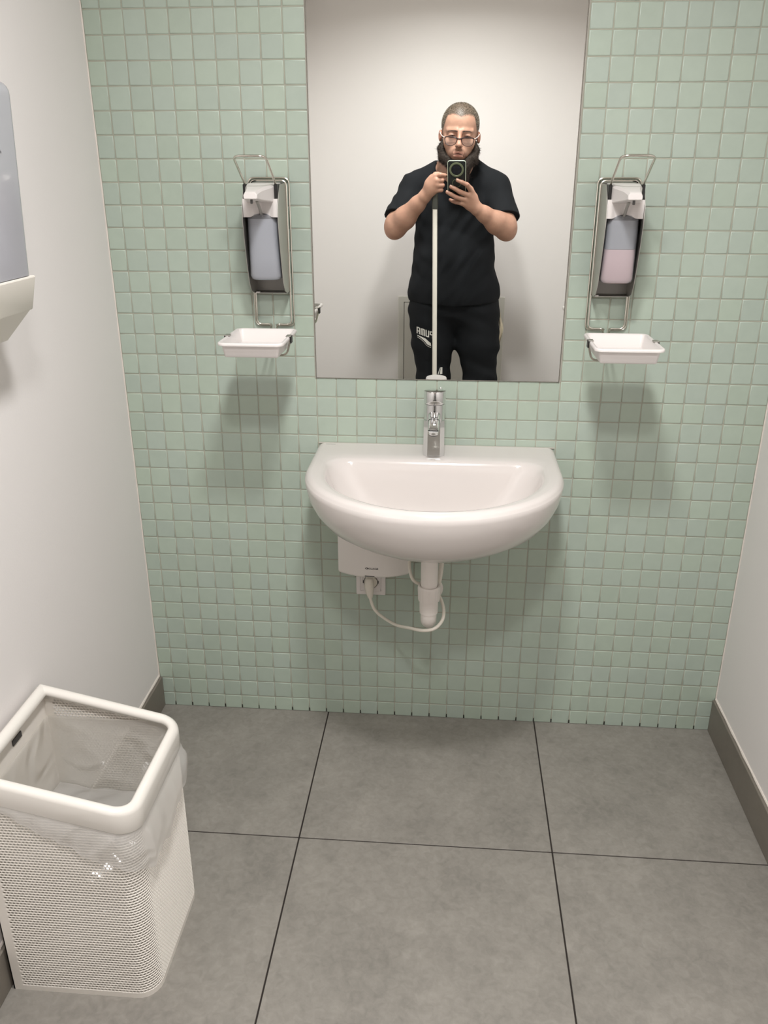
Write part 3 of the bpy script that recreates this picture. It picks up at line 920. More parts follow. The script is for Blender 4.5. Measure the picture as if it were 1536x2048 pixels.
# rim: band and rolled top bead following the slanted opening
prof = [(0.0012, -0.047), (0.0040, -0.0475), (0.0046, -0.046), (0.0046, -0.010), (0.0030, -0.0045), (-0.0015, -0.0010), (-0.0065, 0.0), (-0.0115, -0.0012), (-0.0155, -0.0050), (-0.0170, -0.0100), (-0.0160, -0.0150), (-0.0130, -0.0170), (-0.0020, -0.0180)]
rr = []
for o_, dz in prof:
    rr.append([(p[0], p[1], ztop(p[0]) + dz) for p in outline(o_)])
rr.append(rr[0])
MB().rings(rr, True, False, False).build('rim', 'bin_rim', bin_, sharp=50)
# perforated sheet round front, right and back; plain sheet at the wall
r_ = 0.040
segs = [('L', bx0, by0, 1, 0, bx1 - r_ - bx0), ('A', bx1 - r_, by0 + r_, -90, 0, r_ * math.pi / 2), ('L', bx1, by0 + r_, 0, 1, by1 - by0 - 2 * r_),
        ('A', bx1 - r_, by1 - r_, 0, 0, r_ * math.pi / 2), ('L', bx1 - r_, by1, -1, 0, bx1 - r_ - bx0)]
PER = sum(s_[5] for s_ in segs)


def at_s(s_, ins=0.0):
    """point on the perimeter at arc length s_, moved inwards by ins"""
    s_ = max(0, min(PER, s_))
    for k, (ty, a, b_, c, d, ln) in enumerate(segs):
        if s_ <= ln or k == len(segs) - 1:
            if ty == 'L':
                nx, ny = d, -c
                return (a + c * s_ - nx * ins, b_ + d * s_ - ny * ins)
            an = math.radians(c) + s_ / r_
            return (a + (r_ - ins) * math.cos(an), b_ + (r_ - ins) * math.sin(an))
        s_ -= ln


PS, PZ, ZB0, EDGE = 0.0070, 0.0061, 0.0125, 0.016
nc = int((PER - 2 * EDGE) / PS)
s0 = (PER - nc * PS) / 2
sheet = MB()
V_, F_ = [], []
hole = [(math.cos(2 * math.pi * (k + 0.0) / 8), math.sin(2 * math.pi * (k + 0.0) / 8)) for k in range(8)]
outer = [(1, 0), (1, 1), (0, 1), (-1, 1), (-1, 0), (-1, -1), (0, -1), (1, -1)]


def quad_strip(sa, sb, za, zb, n=1):
    o_ = len(V_)
    for k in range(n + 1):
        x, y = at_s(sa + (sb - sa) * k / n)
        V_.append((x, y, za)); V_.append((x, y, zb))
    for k in range(n):
        F_.append((o_ + 2 * k, o_ + 2 * k + 2, o_ + 2 * k + 3, o_ + 2 * k + 1))


row = 0
z = ZB0
zmaxall = ztop(bx0) - 0.03
while z + PZ < zmaxall:
    odd = row % 2
    for k in range(nc + (0 if not odd else -1)):
        sc_ = s0 + (k + 0.5 + 0.5 * odd) * PS
        xm, ym = at_s(sc_)
        if z + PZ > ztop(xm) - 0.026:
            continue
        o_ = len(V_)
        zc = z + PZ / 2
        for (a, b_) in outer:
            x, y = at_s(sc_ + a * PS / 2); V_.append((x, y, zc + b_ * PZ / 2))
        for (a, b_) in hole:
            x, y = at_s(sc_ + a * 0.0026, 0.0013); V_.append((x, y, zc + b_ * 0.00205 - 0.0002))
        for q in range(8):
            F_.append((o_ + q, o_ + (q + 1) % 8, o_ + 8 + (q + 1) % 8, o_ + 8 + q))
    if odd:
        for a in (s0, s0 + nc * PS - PS / 2):
            xm, ym = at_s(a)
            if z + PZ < ztop(xm) - 0.026: quad_strip(a, a + PS / 2, z, z + PZ)
    row += 1
    z += PZ
quad_strip(0, PER, 0.0, ZB0, 80)
quad_strip(0, s0, ZB0, ztop(bx0) - 0.03)
quad_strip(PER - s0, PER, ZB0, ztop(bx0) - 0.03)
sheet.add(V_, F_)
o = sheet.build('perforated_sheet', 'bin', bin_, sharp=40, flip_fix=False)
o['kind'] = 'stuff'
MB().rbox(bx0, bx0 + 0.002, by0, by1, 0.0, ztop(bx0) - 0.02, 0).build('wall_panel', 'bin', bin_, sharp=None)
MB().rings([[(p[0], p[1], z_) for p in outline(o_)] for o_, z_ in ((-0.002, 0.0012), (-0.002, 0.004))], True, True, True).build('base_plate', 'bin', bin_)
MB().prism([(bx0 + 0.0021, -0.795, ztop(bx0) - 0.052), (bx0 + 0.0021, -0.762, ztop(bx0) - 0.052), (bx0 + 0.0021, -0.762, ztop(bx0) - 0.040), (bx0 + 0.0021, -0.795, ztop(bx0) - 0.040)], (0.0022, 0, 0)).build('slot', 'slot', bin_)

liner = empty('bin_liner', ((bx0 + bx1) / 2, (by0 + by1) / 2, 0.02), 'thin translucent plastic liner hanging over the edge of the white waste bin', 'bin liner')


def wr(x, y, z, a=1.0):
    return a * (0.0030 * math.sin(23 * x + 31 * y + 9 * z) + 0.0022 * math.sin(57 * x - 44 * y + 27 * z + 1.3) + 0.0013 * math.sin(110 * x + 91 * y - 60 * z + 0.4))


rr = []
NZ = 26
for k in range(NZ + 1):
    f = k / NZ
    ring = []
    for p in outline(-0.0060 - 0.004 * math.sin(math.pi * min(1, f * 1.2)) ** 2 - 0.05 * max(0, f - 0.88) ** 1.5, 10):
        zt_ = ztop(p[0]) - 0.017 - (0.055 if p[0] < bx0 + 0.02 else 0.0)
        z = zt_ + (0.014 - zt_) * f
        cx_, cy_ = (bx0 + bx1) / 2, (by0 + by1) / 2
        d = np.array([p[0] - cx_, p[1] - cy_]); d /= np.linalg.norm(d)
        q = wr(p[0], p[1], z, min(1, f * 4) * 1.1)
        q = min(q, 0.003)
        ring.append((p[0] + d[0] * q, p[1] + d[1] * q, z))
    rr.append(ring)
for f in (0.8, 0.55, 0.3, 0.1):
    ring = []
    for p in rr[NZ]:
        cx_, cy_ = (bx0 + bx1) / 2, (by0 + by1) / 2
        x, y = cx_ + (p[0] - cx_) * f, cy_ + (p[1] - cy_) * f
        ring.append((x, y, 0.030 + 0.05 * (1 - f) ** 0.8 + 3.5 * wr(x * 1.6, y * 1.6, 0.3)))
    rr.append(ring)
MB().rings(rr, True, False, True).build('inner_bag', 'bag_in', liner, sharp=70)


# loose film lying in folds half-way down inside the bin
V3, F3 = [], []
NN = 44
for i in range(NN + 1):
    for j in range(NN + 1):
        a, b_ = i / NN, j / NN
        x = bx0 + 0.012 + (bx1 - bx0 - 0.024) * a
        y = by0 + 0.012 + (by1 - by0 - 0.024) * b_
        e_ = min(a, 1 - a, b_, 1 - b_)
        z = 0.245 + 0.038 * math.sin(math.pi * a) ** 0.7 * math.sin(math.pi * b_) ** 0.7 + 0.03 * (1 - a) + 0.003 * math.sin(38 * x + 50 * y + 3 * math.sin(30 * y)) + 0.002 * math.sin(90 * x - 60 * y)
        V3.append((x, y, z))
for i in range(NN):
    for j in range(NN):
        q = i * (NN + 1) + j
        F3.append((q, q + NN + 1, q + NN + 2, q + 1))
MB().add(V3, F3).build('loose_fold', 'bag', liner, sharp=80, flip_fix=False)


def hang(s_):
    """how far the liner hangs below the band at arc length s_"""
    t_ = [(0.0, 0.004), (0.03, 0.012), (0.08, 0.026), (0.14, 0.047), (0.20, 0.066), (0.245, 0.078), (0.275, 0.086), (0.31, 0.093), (0.36, 0.094), (0.42, 0.083), (0.47, 0.062), (0.51, 0.046), (0.56, 0.030), (0.66, 0.02), (PER, 0.012)]
    for (a, va), (b_, vb) in zip(t_, t_[1:]):
        if s_ <= b_:
            u = (s_ - a) / (b_ - a)
            return va + (vb - va) * u
    return t_[-1][1]


V2, F2 = [], []
ns, nv = 170, 14
for i in range(ns + 1):
    s_ = PER * i / ns
    for j in range(nv + 1):
        f = j / nv
        x, y = at_s(s_, 0.0)
        zt_ = ztop(x) - 0.044
        drop = hang(s_) * (1 + 0.06 * math.sin(s_ * 70) + 0.04 * math.sin(s_ * 173))
        bulge = 0.0018 + 0.011 * math.sin(min(1, f * 1.15) * math.pi * 0.62) * min(1, hang(s_) / 0.05) * (1.5 if 0.30 < s_ < 0.52 else 0.75) + 0.5 * abs(wr(x * 1.7, y * 1.7, zt_ - f * drop)) * f
        x, y = at_s(s_, -bulge)
        V2.append((x, y, zt_ - drop * f))
for i in range(ns):
    for j in range(nv):
        a = i * (nv + 1) + j
        F2.append((a, a + nv + 1, a + nv + 2, a + 1))
MB().add(V2, F2).build('outer_fold', 'bag', liner, sharp=80, flip_fix=False)

# ================================================================== PERSON (stands behind the camera, seen in the mirror)
class Field:
    """signed-distance grid, turned into a mesh with surface nets"""
    def __init__(s, lo, hi, h):
        s.lo, s.h = np.array(lo, float), h
        n = np.ceil((np.array(hi) - s.lo) / h).astype(int) + 1
        s.ax = [(s.lo[k] + h * np.arange(n[k])).astype(np.float32) for k in range(3)]
        s.F = np.full(n, 0.06, np.float32)

    def _sub(s, a, b, pad):
        sl = []
        for k in range(3):
            i0 = int(max(0, math.floor((a[k] - pad - s.lo[k]) / s.h)))
            i1 = int(min(len(s.ax[k]), math.ceil((b[k] + pad - s.lo[k]) / s.h) + 1))
            sl.append(slice(i0, max(i1, i0)))
        X = s.ax[0][sl[0]][:, None, None]; Y = s.ax[1][sl[1]][None, :, None]; Z = s.ax[2][sl[2]][None, None, :]
        return tuple(sl), X, Y, Z

    def _mix(s, sl, d, k, sub):
        A = s.F[sl]
        if sub:
            d = -d
            if k <= 0: s.F[sl] = np.maximum(A, d); return
            hh = np.clip(0.5 - 0.5 * (d - A) / k, 0, 1)
            s.F[sl] = d + (A - d) * hh + k * hh * (1 - hh)
        else:
            if k <= 0: s.F[sl] = np.minimum(A, d); return
            hh = np.clip(0.5 + 0.5 * (d - A) / k, 0, 1)
            s.F[sl] = d + (A - d) * hh - k * hh * (1 - hh)

    def cap(s, a, b, ra, rb, k=0.0, sub=False):
        a, b = np.array(a, float), np.array(b, float)
        r = max(ra, rb)
        sl, X, Y, Z = s._sub(np.minimum(a, b) - r, np.maximum(a, b) + r, k + 4 * s.h + 0.01)
        ba = b - a
        L2 = float(ba @ ba) + 1e-12
        t = np.clip(((X - a[0]) * ba[0] + (Y - a[1]) * ba[1] + (Z - a[2]) * ba[2]) / L2, 0, 1)
        d = np.sqrt((X - a[0] - t * ba[0]) ** 2 + (Y - a[1] - t * ba[1]) ** 2 + (Z - a[2] - t * ba[2]) ** 2) - (ra + (rb - ra) * t)
        s._mix(sl, d.astype(np.float32), k, sub)

    def chain(s, pts, k=0.0, kj=0.008):
        for (a, ra), (b, rb) in zip(pts, pts[1:]):
            s.cap(a, b, ra, rb, kj if k is None else k)

    def ell(s, c, r, k=0.0, sub=False):
        c, r = np.array(c, float), np.array(r, float)
        sl, X, Y, Z = s._sub(c - r, c + r, k + 4 * s.h + 0.01)
        px, py, pz = (X - c[0]), (Y - c[1]), (Z - c[2])
        k0 = np.sqrt((px / r[0]) ** 2 + (py / r[1]) ** 2 + (pz / r[2]) ** 2)
        k1 = np.sqrt((px / r[0] ** 2) ** 2 + (py / r[1] ** 2) ** 2 + (pz / r[2] ** 2) ** 2) + 1e-6
        s._mix(sl, (k0 * (k0 - 1) / k1).astype(np.float32), k, sub)

    def grid(s):
        return s.ax[0][:, None, None], s.ax[1][None, :, None], s.ax[2][None, None, :]

    def mesh(s):
        F = s.F
        sg = F < 0
        idx = np.zeros(tuple(np.array(F.shape) - 1), np.int8)
        for a in (0, 1):
            for b in (0, 1):
                for c in (0, 1):
                    idx += sg[a:F.shape[0] - 1 + a, b:F.shape[1] - 1 + b, c:F.shape[2] - 1 + c]
        act = np.argwhere((idx > 0) & (idx < 8))
        vid = np.full(idx.shape, -1, np.int32)
        vid[act[:, 0], act[:, 1], act[:, 2]] = np.arange(len(act))
        acc = np.zeros((len(act), 3)); cnt = np.zeros(len(act))
        cor = [(a, b, c) for a in (0, 1) for b in (0, 1) for c in (0, 1)]
        val = {q: F[act[:, 0] + q[0], act[:, 1] + q[1], act[:, 2] + q[2]].astype(float) for q in cor}
        for p in cor:
            for ax in range(3):
                if p[ax] == 0:
                    q = list(p); q[ax] = 1; q = tuple(q)
                    a, b = val[p], val[q]
                    m = (a < 0) != (b < 0)
                    t = np.where(m, a / np.where(m, a - b, 1), 0)
                    pt = np.tile(np.array(p, float), (len(act), 1)); pt[:, ax] = t
                    acc[m] += pt[m]; cnt[m] += 1
        V = s.lo + s.h * (act + acc / cnt[:, None])
        faces = []
        for ax in range(3):
            o1, o2 = [(1, 2), (2, 0), (0, 1)][ax]
            A = [slice(None)] * 3; B = [slice(None)] * 3
            A[ax] = slice(0, -1); B[ax] = slice(1, None)
            ch = sg[tuple(A)] != sg[tuple(B)]
            E = np.argwhere(ch)
            ok = (E[:, o1] > 0) & (E[:, o2] > 0) & (E[:, o1] < F.shape[o1] - 1) & (E[:, o2] < F.shape[o2] - 1)
            E = E[ok]
            d1 = np.zeros(3, int); d1[o1] = 1
            d2 = np.zeros(3, int); d2[o2] = 1
            g = lambda e: vid[e[:, 0], e[:, 1], e[:, 2]]
            q = np.stack([g(E - d1 - d2), g(E - d2), g(E), g(E - d1)], 1)
            ins = sg[E[:, 0], E[:, 1], E[:, 2]]
            q[~ins] = q[~ins][:, ::-1]
            faces.append(q)
        return V, np.concatenate(faces)


def np_mesh(name, V, Fq, m, off, tint=None):
    me = bpy.data.meshes.new(name)
    me.vertices.add(len(V)); me.vertices.foreach_set('co', (V - np.array(off)).astype(np.float32).ravel())
    me.loops.add(len(Fq) * 4); me.loops.foreach_set('vertex_index', Fq.astype(np.int32).ravel())
    me.polygons.add(len(Fq)); me.polygons.foreach_set('loop_start', np.arange(0, 4 * len(Fq), 4, dtype=np.int32))
    me.update(calc_edges=True); me.validate()
    me.polygons.foreach_set('use_smooth', [True] * len(me.polygons))
    if tint is not None:
        at = me.color_attributes.new('tint', 'FLOAT_COLOR', 'POINT')
        at.data.foreach_set('color', np.concatenate([tint, np.ones((len(tint), 1))], 1).astype(np.float32).ravel())
    me.materials.append(MT[m])
    return me


HO = np.array([0.3428, -2.25, 1.6215])
RO = math.radians(3.0)


def H(u, v, w_):
    """head frame: u to the picture's right, v towards the mirror, w up"""
    return HO + np.array([u * math.cos(RO) + w_ * math.sin(RO), v, w_ * math.cos(RO) - u * math.sin(RO)])


person_loc = (0.34, -2.33, 0.0)
person = empty('person', person_loc, 'person in black t-shirt and black trousers taking a mirror photo with a phone', 'person')

# ---- joints of the pose
SHL, ELL, WRL = (0.122, -2.335, 1.395), (0.0560, -2.195, 1.2200), (0.1905, -2.104, 1.3585)
SHR, ELR, WRR = (0.538, -2.335, 1.395), (0.5680, -2.195, 1.2160), (0.4345, -2.122, 1.3035)

bf = Field((-0.06, -2.50, 0.80), (0.71, -2.02, 1.775), 0.0032)
# trunk (under the clothes)
bf.ell((0.335, -2.345, 1.26), (0.175, 0.105, 0.20), 0.0)
bf.ell((0.335, -2.335, 1.02), (0.172, 0.118, 0.20), 0.06)
for S in (SHL, SHR):
    bf.cap((0.335 + (0.072 if S[0] > 0.335 else -0.072), -2.340, 1.476), S, 0.040, 0.042, 0.04)
    bf.cap((0.335, -2.345, 1.42), S, 0.055, 0.040, 0.04)
# neck, traps
bf.cap(H(0.0, -0.035, -0.06), (0.325, -2.322, 1.45), 0.062, 0.072, 0.03)
# arms
def arm(S, E_, W_):
    S, E_, W_ = map(np.array, (S, E_, W_))
    bf.cap(S, S + (E_ - S) * 0.5, 0.044, 0.052, 0.02)
    bf.cap(S + (E_ - S) * 0.5, E_, 0.052, 0.0470, 0.02)
    bf.cap(E_, E_ + (W_ - E_) * 0.30, 0.0470, 0.0500, 0.02)
    bf.cap(E_ + (W_ - E_) * 0.30, E_ + (W_ - E_) * 0.75, 0.0500, 0.0355, 0.02)
    bf.cap(E_ + (W_ - E_) * 0.75, W_, 0.0355, 0.0290, 0.015)
    sd_ = -1 if E_[0] < 0.33 else 1
    bf.ell(E_ + np.array([sd_ * 0.016, -0.010, -0.024]), (0.033, 0.036, 0.032), 0.03)
    bf.ell(E_ + np.array([sd_ * 0.020, -0.012, 0.012]), (0.034, 0.040, 0.045), 0.03)
arm(SHL, ELL, WRL)
arm(SHR, ELR, WRR)
# ---- left hand: fist round the pole, back of the hand to the mirror
mcp = [(0.2370, -2.074, 1.4460), (0.2440, -2.066, 1.4275), (0.2450, -2.067, 1.4065), (0.2400, -2.073, 1.3850)]
for m_, r0 in zip(mcp, (0.0135, 0.0145, 0.014, 0.0125)):
    bf.cap(WRL, m_, 0.0215, r0, 0.012)
bf.ell((0.219, -2.082, 1.405), (0.032, 0.020, 0.038), 0.014)
bf.cap(WRL, (0.225, -2.084, 1.438), 0.024, 0.016, 0.012)                          # thumb root
bf.chain([((0.222, -2.086, 1.436), 0.0135), ((0.238, -2.094, 1.4535), 0.0105), ((0.2520, -2.096, 1.4560), 0.0088)], 0.004)
fing = [[((0.2370, -2.074, 1.4460), 0.0120), ((0.2610, -2.0640, 1.4515), 0.0100), ((0.2815, -2.0760, 1.4490), 0.0082), ((0.2870, -2.0850, 1.4475), 0.0076)],
        [((0.2440, -2.066, 1.4275), 0.0122), ((0.2690, -2.0700, 1.4280), 0.0106), ((0.2705, -2.0960, 1.4270), 0.0092), ((0.2520, -2.1185, 1.4265), 0.0080)],
        [((0.2450, -2.067, 1.4065), 0.0120), ((0.2715, -2.0720, 1.4070), 0.0104), ((0.2715, -2.0970, 1.4065), 0.0090), ((0.2530, -2.1185, 1.4065), 0.0078)],
        [((0.2400, -2.073, 1.3850), 0.0108), ((0.2670, -2.0770, 1.3870), 0.0094), ((0.2680, -2.0990, 1.3875), 0.0082), ((0.2520, -2.1180, 1.3880), 0.0072)]]
for ch in fing:
    bf.chain(ch, 0.0025)
# ---- right hand: holds the phone from below, three fingers across its back
palmR = (0.4040, -2.1150, 1.3310)
mcpR = [(0.4050, -2.0880, 1.3810), (0.3930, -2.0860, 1.3640), (0.3780, -2.0900, 1.3460), (0.3640, -2.0980, 1.3300)]
for m_, r0 in zip(mcpR, (0.0125, 0.0130, 0.0125, 0.0115)):
    bf.cap(WRR, m_, 0.0225, r0, 0.012)
bf.ell(palmR, (0.030, 0.020, 0.032), 0.014)
fingR = [[(mcpR[0], 0.0115), ((0.3820, -2.0600, 1.4105), 0.0100), ((0.3590, -2.0560, 1.4210), 0.0090), ((0.3385, -2.0575, 1.4285), 0.0080)],
         [(mcpR[1], 0.0118), ((0.3510, -2.0725, 1.3800), 0.0103), ((0.3280, -2.0690, 1.3930), 0.0092), ((0.3095, -2.0700, 1.4010), 0.0082)],
         [(mcpR[2], 0.0115), ((0.3340, -2.0820, 1.3565), 0.0100), ((0.3110, -2.0790, 1.3690), 0.0089), ((0.2935, -2.0800, 1.3775), 0.0080)],
         [(mcpR[3], 0.0105), ((0.3360, -2.1080, 1.3340), 0.0092), ((0.3190, -2.1200, 1.3380), 0.0080), ((0.3080, -2.1270, 1.3440), 0.0072)]]
for ch in fingR:
    bf.chain(ch, 0.0025)
bf.chain([(WRR, 0.022), ((0.4190, -2.1290, 1.3560), 0.0155), ((0.4010, -2.1230, 1.3900), 0.0118), ((0.3840, -2.1080, 1.4100), 0.0098)], 0.006)   # thumb on the screen side
# ---- head
bf.ell(H(0, -0.018, 0.048), (0.0865, 0.101, 0.0905), 0.0)
bf.ell(H(0, 0.004, -0.028), (0.0715, 0.068, 0.084), 0.035)
bf.ell(H(0, 0.022, -0.078), (0.050, 0.044, 0.037), 0.022)
for q in (-1, 1):
    bf.ell(H(q * 0.043, 0.036, -0.030), (0.028, 0.026, 0.027), 0.018)
    bf.cap(H(q * 0.014, 0.076, 0.0155), H(q * 0.052, 0.056, 0.0165), 0.0110, 0.0095, 0.012)
    bf.ell(H(q * 0.034, 0.088, -0.0035), (0.0195, 0.0145, 0.0115), 0.008, True)
    bf.ell(H(q * 0.034, 0.0640, -0.0045), (0.0175, 0.0140, 0.0110), 0.004)
bf.cap(H(0, 0.078, 0.010), H(0, 0.1010, -0.042), 0.0085, 0.0112, 0.010)
bf.ell(H(0, 0.1015, -0.0455), (0.0120, 0.0115, 0.0098), 0.006)
for q in (-1, 1):
    bf.ell(H(q * 0.0115, 0.0900, -0.0490), (0.0078, 0.0105, 0.0072), 0.005)
    bf.ell(H(q * 0.0065, 0.0960, -0.0560), (0.0038, 0.0055, 0.0040), 0.003, True)
    # ear
    bf.ell(H(q * 0.0890, -0.012, -0.006), (0.0095, 0.0200, 0.0260), 0.006)
    bf.ell(H(q * 0.0970, 0.000, -0.004), (0.0060, 0.0105, 0.0150), 0.004, True)
    # nasolabial fold
    bf.cap(H(q * 0.020, 0.088, -0.056), H(q * 0.036, 0.072, -0.082), 0.0028, 0.0028, 0.008, True)
bf.ell(H(0, 0.054, -0.078), (0.034, 0.030, 0.030), 0.016)
bf.cap(H(-0.022, 0.0770, -0.0785), H(0.0, 0.0850, -0.0755), 0.0045, 0.0060, 0.004)
bf.cap(H(0.0, 0.0850, -0.0755), H(0.022, 0.0770, -0.0795), 0.0060, 0.0045, 0.004)
bf.cap(H(-0.017, 0.0780, -0.0900), H(0.017, 0.0780, -0.0905), 0.0070, 0.0070, 0.004)
bf.cap(H(-0.026, 0.0850, -0.0850), H(0.0, 0.0925, -0.0815), 0.0022, 0.0022, 0.004, True)
bf.cap(H(0.0, 0.0925, -0.0815), H(0.026, 0.0850, -0.0860), 0.0022, 0.0022, 0.004, True)
V, Fq = bf.mesh()
# local head coordinates of every vertex, for the colours of lips, lids, stubble and painted crease shade
D = V - HO
U_ = D[:, 0] * math.cos(RO) - D[:, 2] * math.sin(RO)
W_ = D[:, 0] * math.sin(RO) + D[:, 2] * math.cos(RO)
Vv = D[:, 1]
skin = np.array(lin(172, 134, 114)[:3])
tint = np.tile(skin, (len(V), 1))


def blend(mask, c):
    global tint
    c = np.array(lin(*c)[:3])
    tint = tint * (1 - mask[:, None]) + c * mask[:, None]


def gauss(du, dw, su, sw): return np.exp(-((du / su) ** 2 + (dw / sw) ** 2))


front = (Vv > 0.03).astype(float)
headm = (V[:, 2] > 1.47).astype(float)
blend(0.55 * front * headm * gauss(U_, W_ + 0.010, 0.03, 0.03), (182, 126, 104))
blend(0.75 * front * np.clip(gauss(U_, W_ + 0.0775, 0.024, 0.0048) + gauss(U_, W_ + 0.0905, 0.021, 0.0068), 0, 1), (146, 84, 76))
blend(0.9 * front * gauss(U_, W_ + 0.0815 + 0.0045 * (U_ / 0.022) ** 2, 0.026, 0.0019), (84, 46, 42))
blend(0.42 * front * gauss(U_, W_ + 0.0655, 0.030, 0.0055), (92, 68, 56))                      # moustache shade
for q in (-1, 1):
    blend(0.55 * front * gauss(U_ - q * (0.028 - (W_ + 0.078) * 0.45), W_ + 0.076, 0.0035, 0.017), (96, 66, 54))  # nose-to-mouth folds: crease shade painted into the skin tint
    blend(0.40 * front * gauss(U_ - q * 0.036, W_ + 0.092, 0.010, 0.016), (92, 68, 56))
    blend(0.60 * front * gauss(U_ - q * 0.034, W_ - 0.0140, 0.020, 0.0028), (74, 56, 46))
    blend(0.55 * front * gauss(U_ - q * 0.034, W_ + 0.001, 0.020, 0.006), (150, 106, 88))       # lids
    blend(0.90 * front * gauss(U_ - q * 0.034, W_ + 0.0062, 0.016, 0.0024), (44, 30, 28))       # lash line
    blend(0.8 * (np.abs(U_ - q * 0.0065) < 0.0045) * (np.abs(W_ + 0.0535) < 0.0035) * (Vv > 0.085), (90, 52, 44))
    blend(0.45 * (q * U_ > 0.082) * headm * (W_ > -0.045) * (W_ < 0.03), (168, 104, 86))        # ears
blend(0.35 * (V[:, 2] < 1.47) * (V[:, 2] > 1.0), (174, 132, 111))
# fingertips and knuckles a little redder
for pt in [c_[-1][0] for c_ in fing + fingR] + [c_[1][0] for c_ in fing + fingR]:
    d_ = np.linalg.norm(V - np.array(pt), axis=1)
    blend(0.45 * np.exp(-(d_ / 0.010) ** 2), (176, 112, 94))
hl = 0.0790 - 0.006 * np.exp(-(U_ / 0.014) ** 2) + 0.004 * np.exp(-((np.abs(U_) - 0.036) / 0.016) ** 2) - 0.085 * np.clip((np.abs(U_) - 0.058) / 0.024, 0, 1) ** 1.6
hl = np.where(Vv < 0.02, -0.020 + np.clip((Vv + 0.005) / 0.03, 0, 1) * 0.05, hl)
hl = np.where(Vv < -0.02, -0.055, hl)
hair_w = np.clip((W_ - hl) / 0.010 + 0.4, 0, 1) * headm * (np.abs(U_) < 0.0905) * (W_ > -0.06)
hair_w = hair_w * np.where((np.abs(U_) > 0.081) & (W_ < 0.026), 0.0, 1.0)
blend(0.93 * hair_w, (80, 71, 61))
blend(0.30 * headm * front * np.clip(1 - np.abs(np.sin(W_ * 420 + 0.4 * np.sin(U_ * 60))) * 4, 0, 1) * gauss(U_, W_ - 0.045, 0.035, 0.018), (150, 104, 84))
big = 0.5 + 0.5 * np.sin(V[:, 0] * 95 + 2 * np.sin(V[:, 2] * 70)) * np.sin(V[:, 2] * 88 + V[:, 1] * 60)
blend(0.26 * big * (1 - hair_w), (146, 100, 82))
BVERT = V.copy()
o = bpy.data.objects.new('body', np_mesh('body', V, Fq, 'skin', person_loc, tint))
COL.objects.link(o); o.parent = person
body_bvh = BVHTree.FromPolygons([tuple(p) for p in V], [tuple(int(i) for i in q) for q in Fq])


def sdf_part(name, fld, m, tintc=None):
    V, Fq = fld.mesh()
    o = bpy.data.objects.new(name, np_mesh(name, V, Fq, m, person_loc))
    COL.objects.link(o); o.parent = person
    return o, V, Fq


# ---- nails
def nail(tip, prev, r, up):
    tip, prev, up = map(np.array, (tip, prev, up))
    d = tip - prev; d /= np.linalg.norm(d)
    up = up - d * (up @ d); up /= np.linalg.norm(up)
    sd = np.cross(d, up)
    b = MB()
    rr = []
    for a, ww in ((-0.004, 0.6), (-0.003, 0.85), (0.002, 0.95), (0.0055, 0.75), (0.0068, 0.4)):
        row = []
        for k in range(5):
            q = (k - 2) / 2 * 0.62 * ww
            row.append(tip + d * a + sd * (r * math.sin(q)) + up * (r * math.cos(q) * (1.02 if a < 0.004 else 0.86)))
        rr.append(row)
    b.rings(rr, False)
    b.build('fingernail', MT['nail'], person, sharp=80, flip_fix=False)


MT['nail'] = mat('fingernail', (206, 166, 148), 0.3)
for ch in fingR[:3]:
    nail(ch[3][0], ch[2][0], ch[3][1], (0.15, 0.55, 0.75))

# ---- hair: cropped, built as short strands over the tinted scalp
sk = np.argwhere(hair_w > 0.12)[:, 0]
pick = rng.choice(sk, 22000, p=hair_w[sk] / hair_w[sk].sum())
hs = [MB(), MB()]
for i in pick:
    hit = body_bvh.find_nearest(Vector(BVERT[i] + rng.normal(0, 0.0014, 3)))
    p, n_ = np.array(hit[0]), np.array(hit[1])
    d = n_ * 0.8 + np.array([0, 0.35, -0.1]) + rng.normal(0, 0.35, 3)
    d /= np.linalg.norm(d)
    s_ = np.cross(d, rng.normal(0, 1, 3)); s_ /= np.linalg.norm(s_)
    L_ = rng.uniform(0.0025, 0.0048)
    hs[int(rng.random() < 0.34)].add([p - s_ * 0.0005 - d * 0.0005, p + s_ * 0.0005 - d * 0.0005, p + d * L_], [(0, 1, 2)])
o = hs[0].build('hair', 'hair', person, sharp=None, flip_fix=False)
o['kind'] = 'stuff'
o2 = hs[1].build('grey_hair', 'hair_grey', o, sharp=None, flip_fix=False)
o2['kind'] = 'stuff'

# ---- beard: full volume along jaw and chin, frizzy strands round it
be = Field((0.225, -2.36, 1.36), (0.465, -2.13, 1.64), 0.003)
for q in (-1, 1):
    be.cap(H(q * 0.0735, 0.004, -0.030), H(q * 0.0780, 0.006, -0.062), 0.010, 0.0185, 0.01)
    be.cap(H(q * 0.0780, 0.006, -0.062), H(q * 0.0660, 0.022, -0.098), 0.0185, 0.0225 if q < 0 else 0.026, 0.012)
    be.cap(H(q * 0.0660, 0.022, -0.098), H(q * 0.030 + 0.006, 0.050, -0.132), 0.0225 if q < 0 else 0.026, 0.022 if q < 0 else 0.027, 0.014)
    be.cap(H(q * 0.030 + 0.006, 0.050, -0.132), H(q * 0.014 + 0.014, 0.05, -0.185), 0.022, 0.022, 0.014)
be.ell(H(0.020, 0.045, -0.175), (0.036, 0.024, 0.060), 0.02)
be.ell(H(0.0, 0.066, -0.1205), (0.024, 0.012, 0.009), 0.01)
X, Y, Z = be.grid()
be.F = be.F + (0.0016 * np.sin(X * 620 + Z * 300) * np.sin(Y * 540 - Z * 410)).astype(np.float32)
beard, BV, BF = sdf_part('beard', be, 'beard')
st = MB()
bn = BVHTree.FromPolygons([tuple(p) for p in BV], [tuple(int(i) for i in q) for q in BF])
pick = rng.choice(len(BV), 6500)
